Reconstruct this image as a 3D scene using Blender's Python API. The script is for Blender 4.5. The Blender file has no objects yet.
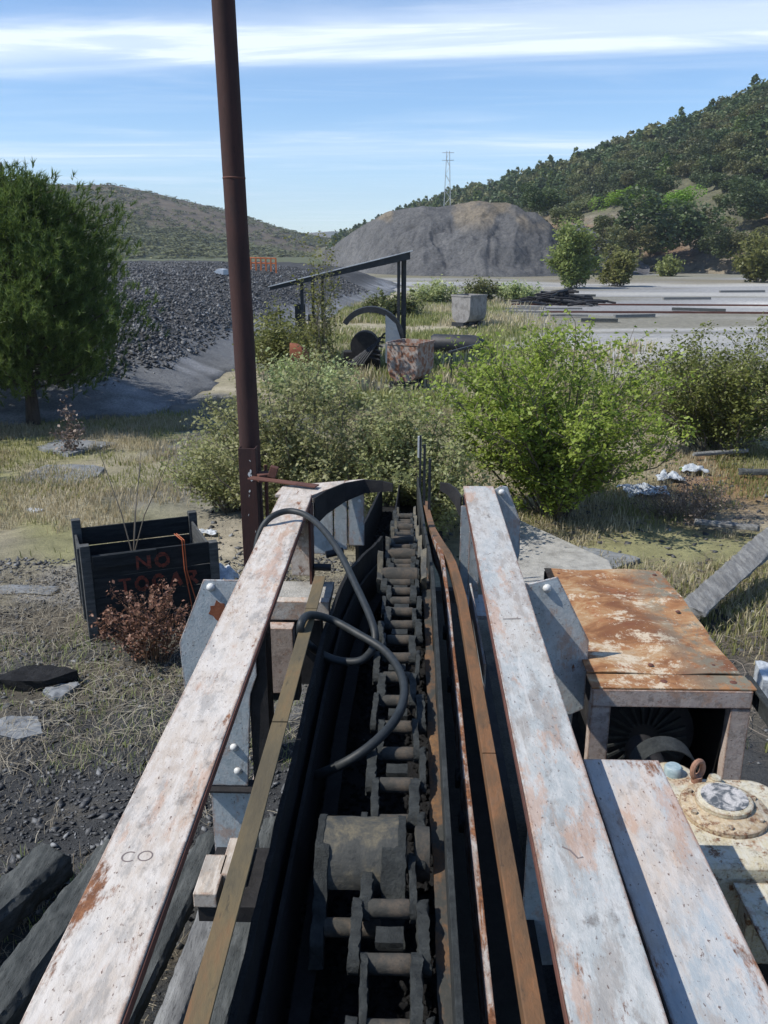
import bpy, math, random
import numpy as np
from mathutils import Vector, Matrix
random.seed(7)
RNG = np.random.default_rng(11)
C = bpy.context.scene.collection
SC = bpy.context.scene
R = math.radians

# ------------------------------------------------------------ camera
EYE = 3.5
PITCH, YAW, FPX = R(17.2), R(1.735), 850.0
cam = bpy.data.cameras.new('camera')
cam.sensor_fit = 'VERTICAL'; cam.sensor_height = 36; cam.lens = 36 * FPX / 1024
cam.clip_start = 0.05; cam.clip_end = 9000
camo = bpy.data.objects.new('camera', cam); C.objects.link(camo)
camo.location = (0, 0, EYE); camo.rotation_euler = (R(90) - PITCH, 0, YAW)
SC.camera = camo

# ------------------------------------------------------------ light
SUN_EL, SUN_AZ = R(50), math.atan2(-0.25, -0.97)        # towards the sun
sdir = Vector((math.cos(SUN_EL) * math.cos(SUN_AZ), math.cos(SUN_EL) * math.sin(SUN_AZ), math.sin(SUN_EL)))
sun = bpy.data.lights.new('sun', 'SUN'); sun.energy = 4.6; sun.angle = R(0.55); sun.color = (1, .955, .88)
so = bpy.data.objects.new('sun', sun); C.objects.link(so)
so.rotation_euler = (-sdir).to_track_quat('-Z', 'Y').to_euler()
SC.view_settings.view_transform = 'Standard'; SC.view_settings.look = 'None'
SC.view_settings.exposure = 0.25; SC.view_settings.gamma = 1
SC.cycles.max_bounces = 6; SC.cycles.diffuse_bounces = 3; SC.cycles.glossy_bounces = 2
SC.cycles.transmission_bounces = 3; SC.cycles.transparent_max_bounces = 4; SC.cycles.volume_bounces = 0

W = bpy.data.worlds.new('World'); SC.world = W; W.use_nodes = True
nt = W.node_tree; N = nt.nodes; L = nt.links
for n in list(N): N.remove(n)
def wn(t, **k):
    n = N.new(t)
    for a, b in k.items(): setattr(n, a, b)
    return n
def wmath(op, a, b=None, clamp=False):
    m = wn('ShaderNodeMath', operation=op); m.use_clamp = clamp
    for i, v in enumerate((a, b)):
        if v is None: continue
        if isinstance(v, (int, float)): m.inputs[i].default_value = v
        else: L.new(v, m.inputs[i])
    return m.outputs[0]
sky = wn('ShaderNodeTexSky', sky_type='NISHITA'); sky.sun_disc = False
sky.sun_elevation = SUN_EL; sky.sun_rotation = math.atan2(sdir.x, sdir.y)
sky.air_density = 1.0; sky.dust_density = 0.3; sky.ozone_density = 3.2; sky.altitude = 600
tc = wn('ShaderNodeTexCoord'); sp = wn('ShaderNodeSeparateXYZ'); L.new(tc.outputs['Generated'], sp.inputs[0])
zz = wmath('MAXIMUM', sp.outputs[2], 0.02)
cu = wmath('DIVIDE', sp.outputs[0], zz); cv = wmath('DIVIDE', sp.outputs[1], zz)
def cloud(su, sv, scale, detail, lo, hi, off=0.0, rough=.6, dist=.5):
    cb = wn('ShaderNodeCombineXYZ')
    L.new(wmath('MULTIPLY', cu, su), cb.inputs[0]); L.new(wmath('MULTIPLY', cv, sv), cb.inputs[1]); cb.inputs[2].default_value = off
    nz = wn('ShaderNodeTexNoise'); nz.inputs['Scale'].default_value = scale; nz.inputs['Detail'].default_value = detail
    nz.inputs['Roughness'].default_value = rough; nz.inputs['Distortion'].default_value = dist
    L.new(cb.outputs[0], nz.inputs['Vector'])
    mr = wn('ShaderNodeMapRange', interpolation_type='SMOOTHSTEP'); mr.inputs[1].default_value = lo; mr.inputs[2].default_value = hi
    L.new(nz.outputs[0], mr.inputs[0]); return mr.outputs[0], nz.outputs[0]
thin, n1 = cloud(.30, .55, 1.0, 6, .50, .78, 3.3)
fil, n2 = cloud(.28, .95, 1.1, 7, .42, .78, 9.1, .58, 1.2)
# long cirrus streamers lying across the view at several distances
vw = wmath('ADD', cv, wmath('ADD', wmath('MULTIPLY', cu, 0.125), wmath('MULTIPLY', wmath('SUBTRACT', n1, .5), 1.7)))
def streak(c0, w, amp):
    d = wmath('DIVIDE', wmath('SUBTRACT', vw, c0), w)
    return wmath('MULTIPLY', wmath('POWER', 2.718, wmath('MULTIPLY', wmath('MULTIPLY', d, d), -1.0)), amp)
st = wmath('ADD', streak(4.6, .62, 1.25), wmath('ADD', streak(3.0, .3, .5), wmath('ADD', streak(9.6, .9, .35), streak(-4.5, .9, .8))))
st = wmath('MULTIPLY', st, wmath('ADD', .55, wmath('MULTIPLY', fil, .9)))
low = wn('ShaderNodeMapRange', interpolation_type='SMOOTHSTEP'); low.inputs[1].default_value = .19; low.inputs[2].default_value = -.01
L.new(sp.outputs[2], low.inputs[0])
ct = wmath('ADD', wmath('MULTIPLY', thin, .30), wmath('MULTIPLY', fil, .14))
ct = wmath('ADD', ct, st)
ct = wmath('ADD', ct, wmath('MULTIPLY', low.outputs[0], .26))
ct = wmath('MULTIPLY', ct, 1.0, True)
tint = wn('ShaderNodeMix', data_type='RGBA', blend_type='MULTIPLY'); tint.inputs[0].default_value = 1; L.new(sky.outputs[0], tint.inputs[6]); tint.inputs[7].default_value = (.84, 1.0, 1.14, 1)
mx = wn('ShaderNodeMix', data_type='RGBA'); L.new(wmath('MULTIPLY', ct, .86), mx.inputs[0])
L.new(tint.outputs[2], mx.inputs[6]); mx.inputs[7].default_value = (7.4, 8.1, 8.9, 1)
bg = wn('ShaderNodeBackground'); bg.inputs[1].default_value = 0.125
L.new(mx.outputs[2], bg.inputs[0]); wo = wn('ShaderNodeOutputWorld'); L.new(bg.outputs[0], wo.inputs[0])

# ------------------------------------------------------------ where a line of sight meets a real plane
def ray(px, py):
    x = (px - 384) / FPX; y = -(py - 512) / FPX
    fh = math.cos(PITCH) + y * math.sin(PITCH); z = -math.sin(PITCH) + y * math.cos(PITCH)
    return (x * math.cos(YAW) - fh * math.sin(YAW), x * math.sin(YAW) + fh * math.cos(YAW), z)
def atz(px, py, z):
    d = ray(px, py); t = (z - EYE) / d[2]; return (d[0] * t, d[1] * t, z)
def aty(px, py, y):
    d = ray(px, py); t = y / d[1]; return (d[0] * t, y, EYE + d[2] * t)

# ------------------------------------------------------------ numeric noise
def vnoise(x, y, seed=0):
    x = np.asarray(x, float); y = np.asarray(y, float)
    xi = np.floor(x).astype(np.int64); yi = np.floor(y).astype(np.int64); xf = x - xi; yf = y - yi
    def h(a, b):
        n = (a * 374761393 + b * 668265263 + seed * 974634777) & 0xffffffff
        n = ((n ^ (n >> 13)) * 1274126177) & 0xffffffff
        return ((n ^ (n >> 16)) & 0xffff) / 65535.0
    u = xf * xf * (3 - 2 * xf); v = yf * yf * (3 - 2 * yf)
    return (h(xi, yi) * (1 - u) + h(xi + 1, yi) * u) * (1 - v) + (h(xi, yi + 1) * (1 - u) + h(xi + 1, yi + 1) * u) * v
def fbm(x, y, o=4, seed=0):
    s = 0; a = .5; t = 0
    for i in range(o):
        s = s + a * vnoise(np.asarray(x) * 2 ** i, np.asarray(y) * 2 ** i, seed + i); t += a; a *= .5
    return s / t
def sst(e0, e1, x):
    t = np.clip((np.asarray(x, float) - e0) / (e1 - e0), 0, 1); return t * t * (3 - 2 * t)

# ------------------------------------------------------------ materials
class MT:
    def __init__(s, name):
        s.m = bpy.data.materials.new(name); s.m.use_nodes = True
        s.N = s.m.node_tree.nodes; s.L = s.m.node_tree.links
        s.b = s.N['Principled BSDF']; s.tc = s.N.new('ShaderNodeTexCoord'); s.co = s.tc.outputs['Object']
    def n(s, t, **k):
        n = s.N.new(t)
        for a, b in k.items(): setattr(n, a, b)
        return n
    def vec(s, st, off=0):
        mp = s.n('ShaderNodeMapping'); mp.inputs['Scale'].default_value = st; mp.inputs['Location'].default_value = (off, off * .7, off * .3)
        s.L.new(s.co, mp.inputs[0]); return mp.outputs[0]
    def noise(s, scale, detail=5, rough=.6, st=(1, 1, 1), off=0, dist=0):
        z = s.n('ShaderNodeTexNoise'); z.inputs['Scale'].default_value = scale; z.inputs['Detail'].default_value = detail
        z.inputs['Roughness'].default_value = rough; z.inputs['Distortion'].default_value = dist
        s.L.new(s.vec(st, off), z.inputs['Vector']); return z.outputs[0]
    def ramp(s, fac, stops, ip='LINEAR'):
        r = s.n('ShaderNodeValToRGB'); r.color_ramp.interpolation = ip; e = r.color_ramp.elements
        while len(e) < len(stops): e.new(.5)
        for i, (p, c) in enumerate(stops): e[i].position = p; e[i].color = (*c, 1) if len(c) == 3 else c
        s.L.new(fac, r.inputs[0]); return r.outputs[0]
    def rng(s, fac, a, b, c=0., d=1.):
        m = s.n('ShaderNodeMapRange', interpolation_type='SMOOTHSTEP')
        for i, v in enumerate((a, b, c, d)): m.inputs[i + 1].default_value = v
        s.L.new(fac, m.inputs[0]); return m.outputs[0]
    def mix(s, fac, a, b, bt='MIX'):
        m = s.n('ShaderNodeMix', data_type='RGBA', blend_type=bt)
        for i, v in ((0, fac), (6, a), (7, b)):
            if isinstance(v, (int, float)): m.inputs[i].default_value = v
            elif isinstance(v, tuple): m.inputs[i].default_value = (*v, 1)
            else: s.L.new(v, m.inputs[i])
        return m.outputs[2]
    def mul(s, a, b, op='MULTIPLY'):
        m = s.n('ShaderNodeMath', operation=op)
        for i, v in enumerate((a, b)):
            if isinstance(v, (int, float)): m.inputs[i].default_value = v
            else: s.L.new(v, m.inputs[i])
        return m.outputs[0]
    def col(s, c):
        if isinstance(c, tuple): s.b.inputs['Base Color'].default_value = (*c, 1)
        else: s.L.new(c, s.b.inputs['Base Color'])
    def bump(s, h, dist=.01, strength=.6):
        b = s.n('ShaderNodeBump'); b.inputs['Distance'].default_value = dist; b.inputs['Strength'].default_value = strength
        s.L.new(h, b.inputs['Height']); s.L.new(b.outputs[0], s.b.inputs['Normal'])
    def rough(s, r):
        if isinstance(r, (int, float)): s.b.inputs['Roughness'].default_value = r
        else: s.L.new(r, s.b.inputs['Roughness'])
    def spec(s, v): s.b.inputs['Specular IOR Level'].default_value = v

def weathered(name, base, rust, rust_lo, rust_hi, st=(1, .28, 1), dirt=.5, scale=1.0, seed=0.):
    t = MT(name); base = [tuple(v * .80 for v in c_) for c_ in base]
    a = t.noise(5 * scale, 6, .65, st, seed)
    c = t.ramp(a, [(.30, base[0]), (.46, base[1]), (.58, base[2]), (.72, base[3])])
    c = t.mix(t.rng(t.noise(38 * scale, 4, .7, (1, .35, 1), seed + 3), .42, .62, 0, .55), c, base[4])
    r = t.noise(9 * scale, 10, .78, st, seed + 7, .12)
    c = t.mix(t.rng(t.noise(11 * scale, 7, .75, st, seed + 33), .50, .60, 0, .55), c, tuple(v * .62 for v in base[3]))
    c = t.mix(t.rng(t.noise(6 * scale, 7, .75, st, seed + 41), .54, .62, 0, .5), c, (rust[2][0] * 1.15, rust[2][1] * 1.35, rust[2][2] * 1.7))
    rc = t.ramp(t.noise(30 * scale, 5, .7, (1, 1, 1), seed + 2), [(.3, rust[0]), (.55, rust[1]), (.75, rust[2])])
    c = t.mix(t.rng(r, rust_lo, rust_hi), c, rc)
    s2 = t.noise(90 * scale, 3, .7, (1, .5, 1), seed + 5)
    c = t.mix(t.rng(s2, .62, .70, 0, .8), c, rust[0])
    c = t.mix(t.rng(t.noise(16 * scale, 6, .7, (1, .6, 1), seed + 12), .56, .72, 0, dirt), c, (.13, .11, .095))
    sc = t.noise(26 * scale, 3, .6, (1, .05, 1), seed + 21)
    c = t.mix(t.rng(sc, .60, .66, 0, .5), c, base[4])
    bv = t.n('ShaderNodeBevel', samples=4); bv.inputs['Radius'].default_value = .016; ge = t.n('ShaderNodeNewGeometry'); dt = t.n('ShaderNodeVectorMath', operation='DOT_PRODUCT')
    t.L.new(bv.outputs[0], dt.inputs[0]); t.L.new(ge.outputs['Normal'], dt.inputs[1])
    en = t.mul(t.mul(1.0, dt.outputs['Value'], 'SUBTRACT'), t.rng(t.noise(14 * scale, 8, .8, (1, .6, 1), seed + 60), .42, .60, .15, 3.2))
    c = t.mix(t.rng(en, .02, .16, 0, .9), c, rc)
    t.col(c); t.rough(t.rng(r, .4, .6, .42, .8)); t.spec(.35)
    t.bump(t.mul(t.mul(r, -1.6), t.mul(s2, .8), 'ADD'), .003, .6)
    return t.m
RUST = [(.075, .032, .018), (.20, .085, .038), (.36, .17, .08)]
M = {}
M['paint_pink'] = weathered('pink_white_paint', [(.42, .34, .27), (.57, .49, .41), (.65, .59, .52), (.50, .48, .45), (.74, .69, .63)], RUST, .57, .66, dirt=.6)
M['paint_blue'] = weathered('blue_grey_paint', [(.32, .34, .34), (.43, .45, .44), (.51, .49, .45), (.48, .41, .35), (.62, .61, .58)], RUST, .60, .69, seed=5.1, dirt=.75)
M['paint_mixed'] = weathered('blue_and_pink_paint', [(.36, .41, .44), (.44, .48, .50), (.58, .50, .43), (.64, .54, .46), (.64, .60, .56)], RUST, .57, .66, seed=9.4, dirt=.4)
M['paint_plate'] = weathered('grey_white_plate_paint', [(.36, .42, .44), (.46, .52, .54), (.52, .56, .57), (.56, .56, .54), (.62, .64, .64)], RUST, .62, .67, (1, 1, .5), .35, 1.0, 14.)
M['paint_frame'] = weathered('pinkish_frame_paint', [(.42, .33, .28), (.50, .40, .35), (.54, .45, .40), (.40, .33, .28), (.6, .52, .46)], RUST, .60, .68, (1, 1, 1), .6, 1.3, 19.)
M['cream'] = weathered('cream_machine_paint', [(.50, .43, .28), (.62, .55, .38), (.64, .60, .48), (.58, .50, .34), (.68, .66, .58)], [(.05, .04, .035), (.20, .10, .05), (.34, .17, .08)], .54, .60, (1, 1, 1), .5, 2.2, 23.)
M['rust_strip'] = weathered('chipped_white_edge_paint', [(.20, .16, .13), (.40, .36, .32), (.56, .53, .50), (.26, .21, .18), (.6, .58, .55)], RUST, .44, .53, (1, .3, 1), .7, 2., 31.)
def rusty(name, cols, seed=0., st=(1, 1, 1), scale=1., rough=.8, bump=.003):
    t = MT(name)
    c = t.ramp(t.noise(4 * scale, 7, .68, st, seed, .4), [(.30, cols[0]), (.44, cols[1]), (.56, cols[2]), (.70, cols[3])])
    f = t.noise(45 * scale, 5, .7, st, seed + 4)
    c = t.mix(t.rng(f, .35, .7, 0, .6), c, cols[1]); c = t.mix(t.rng(t.noise(18 * scale, 5, .75, st, seed + 8), .58, .68, 0, .7), c, cols[0])
    t.col(c); t.rough(rough); t.spec(.25); t.bump(f, bump, .7); return t.m
M['rust_dark'] = rusty('dark_rust', [(.055, .030, .024), (.10, .045, .034), (.14, .062, .045), (.10, .05, .035)], 2.)
M['pole_rust'] = rusty('purplish_pole_rust', [(.030, .017, .016), (.045, .024, .022), (.060, .029, .025), (.045, .032, .031)], 3., (1, 1, .3), 2.)
M['rail_rust'] = rusty('orange_brown_rail_rust', [(.055, .040, .030), (.12, .075, .045), (.20, .10, .05), (.14, .10, .07)], 4., (1, .3, 1), 2.)
M['rail_yellow'] = rusty('yellow_brown_rail_rust', [(.055, .048, .034), (.10, .082, .050), (.145, .108, .056), (.17, .09, .045)], 6., (1, .25, 1), 1.3)
def top_rust():
    t = MT('orange_cabinet_rust')
    c = t.ramp(t.noise(3.2, 8, .7, (1, 1.3, 1), 40.7, .9), [(.30, (.16, .06, .028)), (.42, (.19, .085, .037)), (.50, (.29, .14, .06)), (.58, (.36, .22, .11)), (.70, (.46, .37, .26))])
    c = t.mix(t.rng(t.noise(5.5, 7, .75, (1, 1, 1), 47.), .56, .66, 0, .85), c, (.27, .10, .04))
    c = t.mix(t.rng(t.noise(3.4, 8, .82, (1, 1, 1), 52., .2), .535, .60, 0, .85), c, (.56, .48, .36))
    # greyish old paint left along the outer side
    g = t.n('ShaderNodeSeparateXYZ'); t.L.new(t.co, g.inputs[0])
    edge = t.mul(t.rng(g.outputs[0], .0, .32), t.rng(t.noise(5, 7, .75, (1, .7, 1), 3.), .44, .55))
    c = t.mix(edge, c, (.17, .16, .12))
    sp_ = t.noise(60, 4, .7, (1, 1, 1), 9.)
    c = t.mix(t.rng(sp_, .60, .70, 0, .7), c, (.11, .055, .03)); c = t.mix(t.rng(t.noise(46, 4, .7, (1, 1, 1), 61.), .64, .70, 0, .7), c, (.62, .55, .44))
    t.col(c); t.rough(.75); t.spec(.3); t.bump(t.noise(14, 7, .7), .004, .7); return t.m
M['cabinet_top'] = top_rust()
def coal(name, c0, c1, c2, scale=1., bump=.02):
    t = MT(name); a = t.noise(9 * scale, 8, .72, (1, 1, 1), 1.5)
    c = t.ramp(a, [(.32, c0), (.55, c1), (.75, c2)])
    c = t.mix(t.rng(t.noise(60 * scale, 4, .7), .6, .75, 0, .5), c, c0)
    t.col(c); t.rough(.78); t.spec(.3); t.bump(t.mul(a, t.noise(50 * scale, 5, .8), 'ADD'), bump, .9); return t.m
M['coal_steel'] = coal('coal_dusted_steel', (.014, .016, .016), (.036, .040, .039), (.066, .071, .068), 2., .008)
M['coal_black'] = coal('black_coal_dust', (.006, .006, .007), (.014, .014, .015), (.028, .028, .028), 1.5, .02)
M['roller_steel'] = rusty('dusty_roller_steel', [(.028, .029, .027), (.050, .048, .042), (.095, .076, .058), (.045, .046, .043)], 8., (1, 1, 1), 3.)
M['flight_steel'] = rusty('worn_flight_steel', [(.028, .030, .029), (.052, .053, .048), (.14, .12, .08), (.07, .068, .058)], 12., (1, 1, 1), 2., .6)
M['dark_inside'] = coal('black_and_shaded_steel', (.010, .010, .011), (.022, .021, .022), (.04, .036, .032), 1., .004)  # near-black steel; on the plank webs and curved plates it stands in for shade
t = MT('dull_black_rubber'); t.col(t.ramp(t.noise(30, 5), [(.35, (.012, .015, .016)), (.65, (.024, .028, .030))])); t.rough(.55); t.spec(.4); t.bump(t.noise(120, 3), .001, .4); M['rubber'] = t.m
t = MT('bolt_paint'); t.col(t.ramp(t.noise(60, 3), [(.4, (.5, .5, .48)), (.7, (.7, .7, .68))])); t.rough(.45); M['bolt'] = t.m
t = MT('cap_blue'); t.col(t.ramp(t.noise(40, 3), [(.4, (.22, .30, .33)), (.7, (.36, .44, .46))])); t.rough(.5); M['cap'] = t.m
M['cream_tan'] = weathered('tan_cover_paint', [(.36, .26, .15), (.48, .36, .22), (.58, .46, .30), (.44, .34, .22), (.66, .60, .48)], [(.05, .04, .035), (.18, .09, .05), (.30, .16, .08)], .52, .60, (1, 1, 1), .6, 2.6, 27.)
M['scrap'] = rusty('mottled_scrap_sheet', [(.12, .13, .14), (.32, .35, .38), (.50, .53, .55), (.60, .62, .62)], 63., (1, 1, 1), 3.)
M['eye_rust'] = rusty('faded_rust', [(.14, .07, .05), (.24, .13, .09), (.34, .20, .14), (.22, .14, .11)], 51., (1, 1, 1), 3.)
M['wear'] = rusty('coal_smeared_rust', [(.03, .032, .03), (.05, .05, .045), (.16, .085, .04), (.26, .14, .06)], 44., (1, .6, 1), 2.)
M['disc_metal'] = rusty('worn_disc_metal', [(.06, .07, .08), (.10, .11, .12), (.56, .54, .52), (.66, .62, .60)], 15., (1, 1, 1), 6., .5)
def wood(name, cs, st=(1, 8, 8), seed=0.):
    t = MT(name); a = t.noise(3.5, 7, .65, st, seed)
    g = t.noise(13, 6, .75, tuple(v * 1.6 for v in st), seed + 2)
    c = t.ramp(a, [(.3, cs[0]), (.5, cs[1]), (.7, cs[2])]); c = t.mix(t.rng(g, .54, .64, 0, .8), c, cs[3])
    t.col(c); t.rough(.85); t.spec(.2); t.bump(g, .006, .9); return t.m
M['crate_wood'] = wood('dark_weathered_crate_wood', [(.042, .044, .044), (.075, .078, .077), (.13, .13, .127), (.018, .019, .019)], (1, 1, 7))
M['crate_wood_h'] = wood('dark_weathered_board', [(.042, .044, .044), (.075, .078, .077), (.13, .13, .127), (.018, .019, .019)], (9, 9, 9) if 0 else (1, 1, 9), 3.)
M['crate_black'] = wood('blackened_board', [(.010, .012, .013), (.018, .021, .023), (.032, .036, .038), (.006, .007, .008)], (1, 1, 8), 5.)
M['grey_wood'] = wood('silvered_grey_timber', [(.10, .10, .10), (.17, .17, .165), (.26, .26, .25), (.05, .05, .05)], (6, .8, 6), 7.)
M['black_wood'] = wood('old_dark_sleeper_wood', [(.035, .04, .04), (.065, .07, .068), (.11, .115, .11), (.015, .016, .016)], (7, .9, 7), 9.)
t = MT('red_marking_paint'); t.col(t.ramp(t.noise(40, 5, .8), [(.40, (.05, .022, .018)), (.62, (.26, .045, .022))])); t.rough(.8); M['red_paint'] = t.m
t = MT('black_marker'); t.col((.16, .13, .12)); t.rough(.7); M['marker'] = t.m
t = MT('orange_twine'); t.col((.42, .10, .03)); t.rough(.7); M['twine'] = t.m
M['tub_paint'] = rusty('rusty_white_tub', [(.13, .05, .028), (.24, .12, .075), (.34, .33, .31), (.38, .37, .35)], 17., (1, 1, 1.2), 1.3)
M['tub_grey'] = rusty('grey_tub_steel', [(.10, .095, .09), (.20, .19, .18), (.30, .29, .28), (.16, .12, .10)], 19., (1, 1, 1), .8)
M['rust_red'] = rusty('red_brown_rust', [(.10, .035, .02), (.20, .065, .035), (.26, .10, .05), (.14, .06, .04)], 21.)
M['panel_blue'] = rusty('blue_grey_sheet', [(.16, .18, .21), (.20, .23, .27), (.25, .28, .31), (.2, .2, .2)], 22.)
t = MT('pale_roof_sheet'); t.col(t.ramp(t.noise(2, 5), [(.4, (.30, .32, .34)), (.7, (.5, .52, .54))])); t.rough(.45); M['roof_sheet'] = t.m
t = MT('dark_painted_steel'); t.col(t.ramp(t.noise(6, 5), [(.4, (.012, .014, .018)), (.7, (.03, .032, .036))])); t.rough(.6); M['steel_black'] = t.m
t = MT('orange_railing'); t.col((.42, .12, .035)); t.rough(.7); M['orange'] = t.m
t = MT('pale_sheet'); t.col(t.ramp(t.noise(14, 6, .8), [(.35, (.35, .38, .42)), (.6, (.66, .69, .72))])); t.rough(.45); M['sheet'] = t.m
t = MT('galvanised'); t.col((.42, .44, .45)); t.rough(.5); M['galv'] = t.m
t = MT('old_concrete'); t.col(t.ramp(t.noise(6, 8, .7), [(.3, (.20, .19, .17)), (.5, (.34, .33, .30)), (.7, (.44, .42, .38))])); t.rough(.9); t.bump(t.noise(25, 6, .8), .02, .8); M['concrete'] = t.m

def leafmat(name, c0, c1, c2, trans=.35, vary=.5, scale=1.2, gloss=.5):
    t = MT(name)
    g = t.n('ShaderNodeNewGeometry')
    c = t.ramp(t.noise(scale, 3, .6), [(.32, c0), (.52, c1), (.72, c2)])
    rnd = t.ramp(g.outputs['Random Per Island'], [(0, c0), (.5, c1), (1, c2)])
    c = t.mix(vary, c, rnd)
    oi = t.n('ShaderNodeObjectInfo'); hs = t.n('ShaderNodeHueSaturation')
    t.L.new(t.rng(oi.outputs['Random'], 0, 1, .475, .515), hs.inputs['Hue']); t.L.new(t.rng(oi.outputs['Random'], 0, 1, .75, 1.2), hs.inputs['Value'])
    t.L.new(c, hs.inputs['Color']); c = hs.outputs[0]
    t.col(c); t.rough(gloss); t.spec(.35)
    tr = t.n('ShaderNodeBsdfTranslucent'); t.L.new(c, tr.inputs[0]); mxs = t.n('ShaderNodeMixShader'); mxs.inputs[0].default_value = trans
    t.L.new(t.b.outputs[0], mxs.inputs[1]); t.L.new(tr.outputs[0], mxs.inputs[2])
    t.L.new(mxs.outputs[0], t.N['Material Output'].inputs[0]); return t.m
M['pine'] = leafmat('pine_needles', (.038, .075, .020), (.105, .175, .042), (.25, .34, .09), .42, .45, 1.0)
M['hawthorn'] = leafmat('bright_green_leaves', (.15, .21, .035), (.28, .37, .06), (.44, .52, .12), .5)
M['willow'] = leafmat('grey_green_leaves', (.21, .24, .09), (.34, .38, .155), (.56, .58, .33), .5, .7)
M['bramble'] = leafmat('dark_bramble_leaves', (.09, .095, .026), (.155, .165, .04), (.26, .27, .08), .4)
M['oak'] = leafmat('dark_oak_leaves', (.042, .064, .024), (.076, .106, .038), (.130, .165, .060), .3, .5, .25)
M['oak_olive'] = leafmat('olive_oak_leaves', (.088, .100, .036), (.138, .150, .054), (.20, .21, .08), .3, .5, .25)
M['lime'] = leafmat('lime_green_leaves', (.12, .20, .022), (.19, .29, .035), (.27, .38, .06), .4)
M['sapling'] = leafmat('yellow_green_sprigs', (.14, .17, .05), (.21, .245, .07), (.30, .33, .11), .42)
M['grass_dry'] = leafmat('dry_grass_blades', (.34, .30, .16), (.50, .45, .27), (.68, .62, .42), .45, .8)
M['grass_green'] = leafmat('green_grass_blades', (.16, .19, .06), (.27, .30, .10), (.42, .42, .18), .45, .8)
M['straw'] = leafmat('bleached_straw', (.16, .13, .095), (.26, .215, .16), (.44, .39, .31), .2, .9)
M['seed_brown'] = leafmat('brown_seed_heads', (.10, .050, .034), (.19, .095, .06), (.30, .16, .10), .2, .8)
M['twig'] = leafmat('grey_twigs', (.06, .05, .04), (.11, .09, .07), (.18, .15, .12), .0, .7)
M['heather'] = leafmat('dry_purplish_stems', (.10, .07, .06), (.17, .125, .10), (.26, .20, .16), .1, .8)
t = MT('bark'); t.col(t.ramp(t.noise(12, 6, .7, (1, 1, .3)), [(.35, (.035, .026, .02)), (.65, (.09, .065, .05))])); t.rough(.9); t.bump(t.noise(30, 5, .7, (1, 1, .3)), .02, .8); M['bark'] = t.m

# ------------------------------------------------------------ mesh tools
class MB:
    def __init__(s): s.v = []; s.f = []; s.k = 0
    def add(s, v, f):
        v = np.asarray(v, float); s.v.append(v)
        s.f.extend([tuple(i + s.k for i in q) for q in f]); s.k += len(v); return s
    def box(s, c, d, rot=None):
        x, y, z = d[0] / 2, d[1] / 2, d[2] / 2
        v = np.array([(-x, -y, -z), (x, -y, -z), (x, y, -z), (-x, y, -z), (-x, -y, z), (x, -y, z), (x, y, z), (-x, y, z)])
        if rot is not None: v = v @ np.array(rot.to_3x3() if hasattr(rot, 'to_3x3') else rot).T
        return s.add(v + np.array(c), [(0, 3, 2, 1), (4, 5, 6, 7), (0, 1, 5, 4), (1, 2, 6, 5), (2, 3, 7, 6), (3, 0, 4, 7)])
    def bb(s, a, b):
        a = np.array(a, float); b = np.array(b, float); return s.box((a + b) / 2, np.abs(b - a))
    def prism(s, poly, off):
        n = len(poly); p = np.array(poly, float); o = np.array(off, float)
        return s.add(np.vstack([p, p + o]), [tuple(range(n))[::-1], tuple(range(n, 2 * n))] + [(i, (i + 1) % n, n + (i + 1) % n, n + i) for i in range(n)])
    def bar(s, path, w, h):
        """rectangular section swept along a path; w horizontal, h vertical (hangs below the path)"""
        P = [Vector(p) for p in path]; v = []
        for i, p in enumerate(P):
            d = (P[min(i + 1, len(P) - 1)] - P[max(i - 1, 0)]); d.z = 0
            sd = Vector((d.y, -d.x, 0)).normalized()
            ww = w[i] if hasattr(w, '__len__') else w; hh = h[i] if hasattr(h, '__len__') else h
            v += [p - sd * ww / 2, p + sd * ww / 2, p + sd * ww / 2 - Vector((0, 0, hh)), p - sd * ww / 2 - Vector((0, 0, hh))]
        f = [(0, 1, 2, 3)]; n = len(P)
        for i in range(n - 1):
            for k in range(4): f.append((i * 4 + k, (i + 1) * 4 + k, (i + 1) * 4 + (k + 1) % 4, i * 4 + (k + 1) % 4))
        f.append(tuple((n - 1) * 4 + k for k in (3, 2, 1, 0)))
        return s.add([tuple(q) for q in v], f)
    def tube(s, path, r, n=8, cap=True):
        P = [Vector(p) for p in path]; v = []; up = Vector((0, 0, 1)); pr = None
        for i, p in enumerate(P):
            d = (P[min(i + 1, len(P) - 1)] - P[max(i - 1, 0)]).normalized()
            if pr is None: pr = d.orthogonal().normalized()
            a = (pr - d * pr.dot(d)).normalized(); pr = a; b = d.cross(a)
            rr = r[i] if hasattr(r, '__len__') else r
            for k in range(n):
                t_ = 2 * math.pi * k / n; v.append(tuple(p + a * (rr * math.cos(t_)) + b * (rr * math.sin(t_))))
        f = [(i * n + k, i * n + (k + 1) % n, (i + 1) * n + (k + 1) % n, (i + 1) * n + k) for i in range(len(P) - 1) for k in range(n)]
        if cap: f += [tuple(range(n))[::-1], tuple((len(P) - 1) * n + k for k in range(n))]
        return s.add(v, f)
    def dome(s, c, r, h, axis, n=10):
        """low domed bolt head, axis a unit vector"""
        ax = Vector(axis).normalized(); c = Vector(c)
        return s.tube([c, c + ax * h * .35, c + ax * h * .8, c + ax * h], [r, r * .97, r * .65, r * .15], n)
    def data(s, name):
        me = bpy.data.meshes.new(name); v = np.vstack(s.v)
        me.from_pydata(v.tolist(), [], s.f); me.update(); return me
def origin_of(o):
    l = Vector(o.location)
    while o.parent: o = o.parent; l += o.location
    return l
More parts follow.
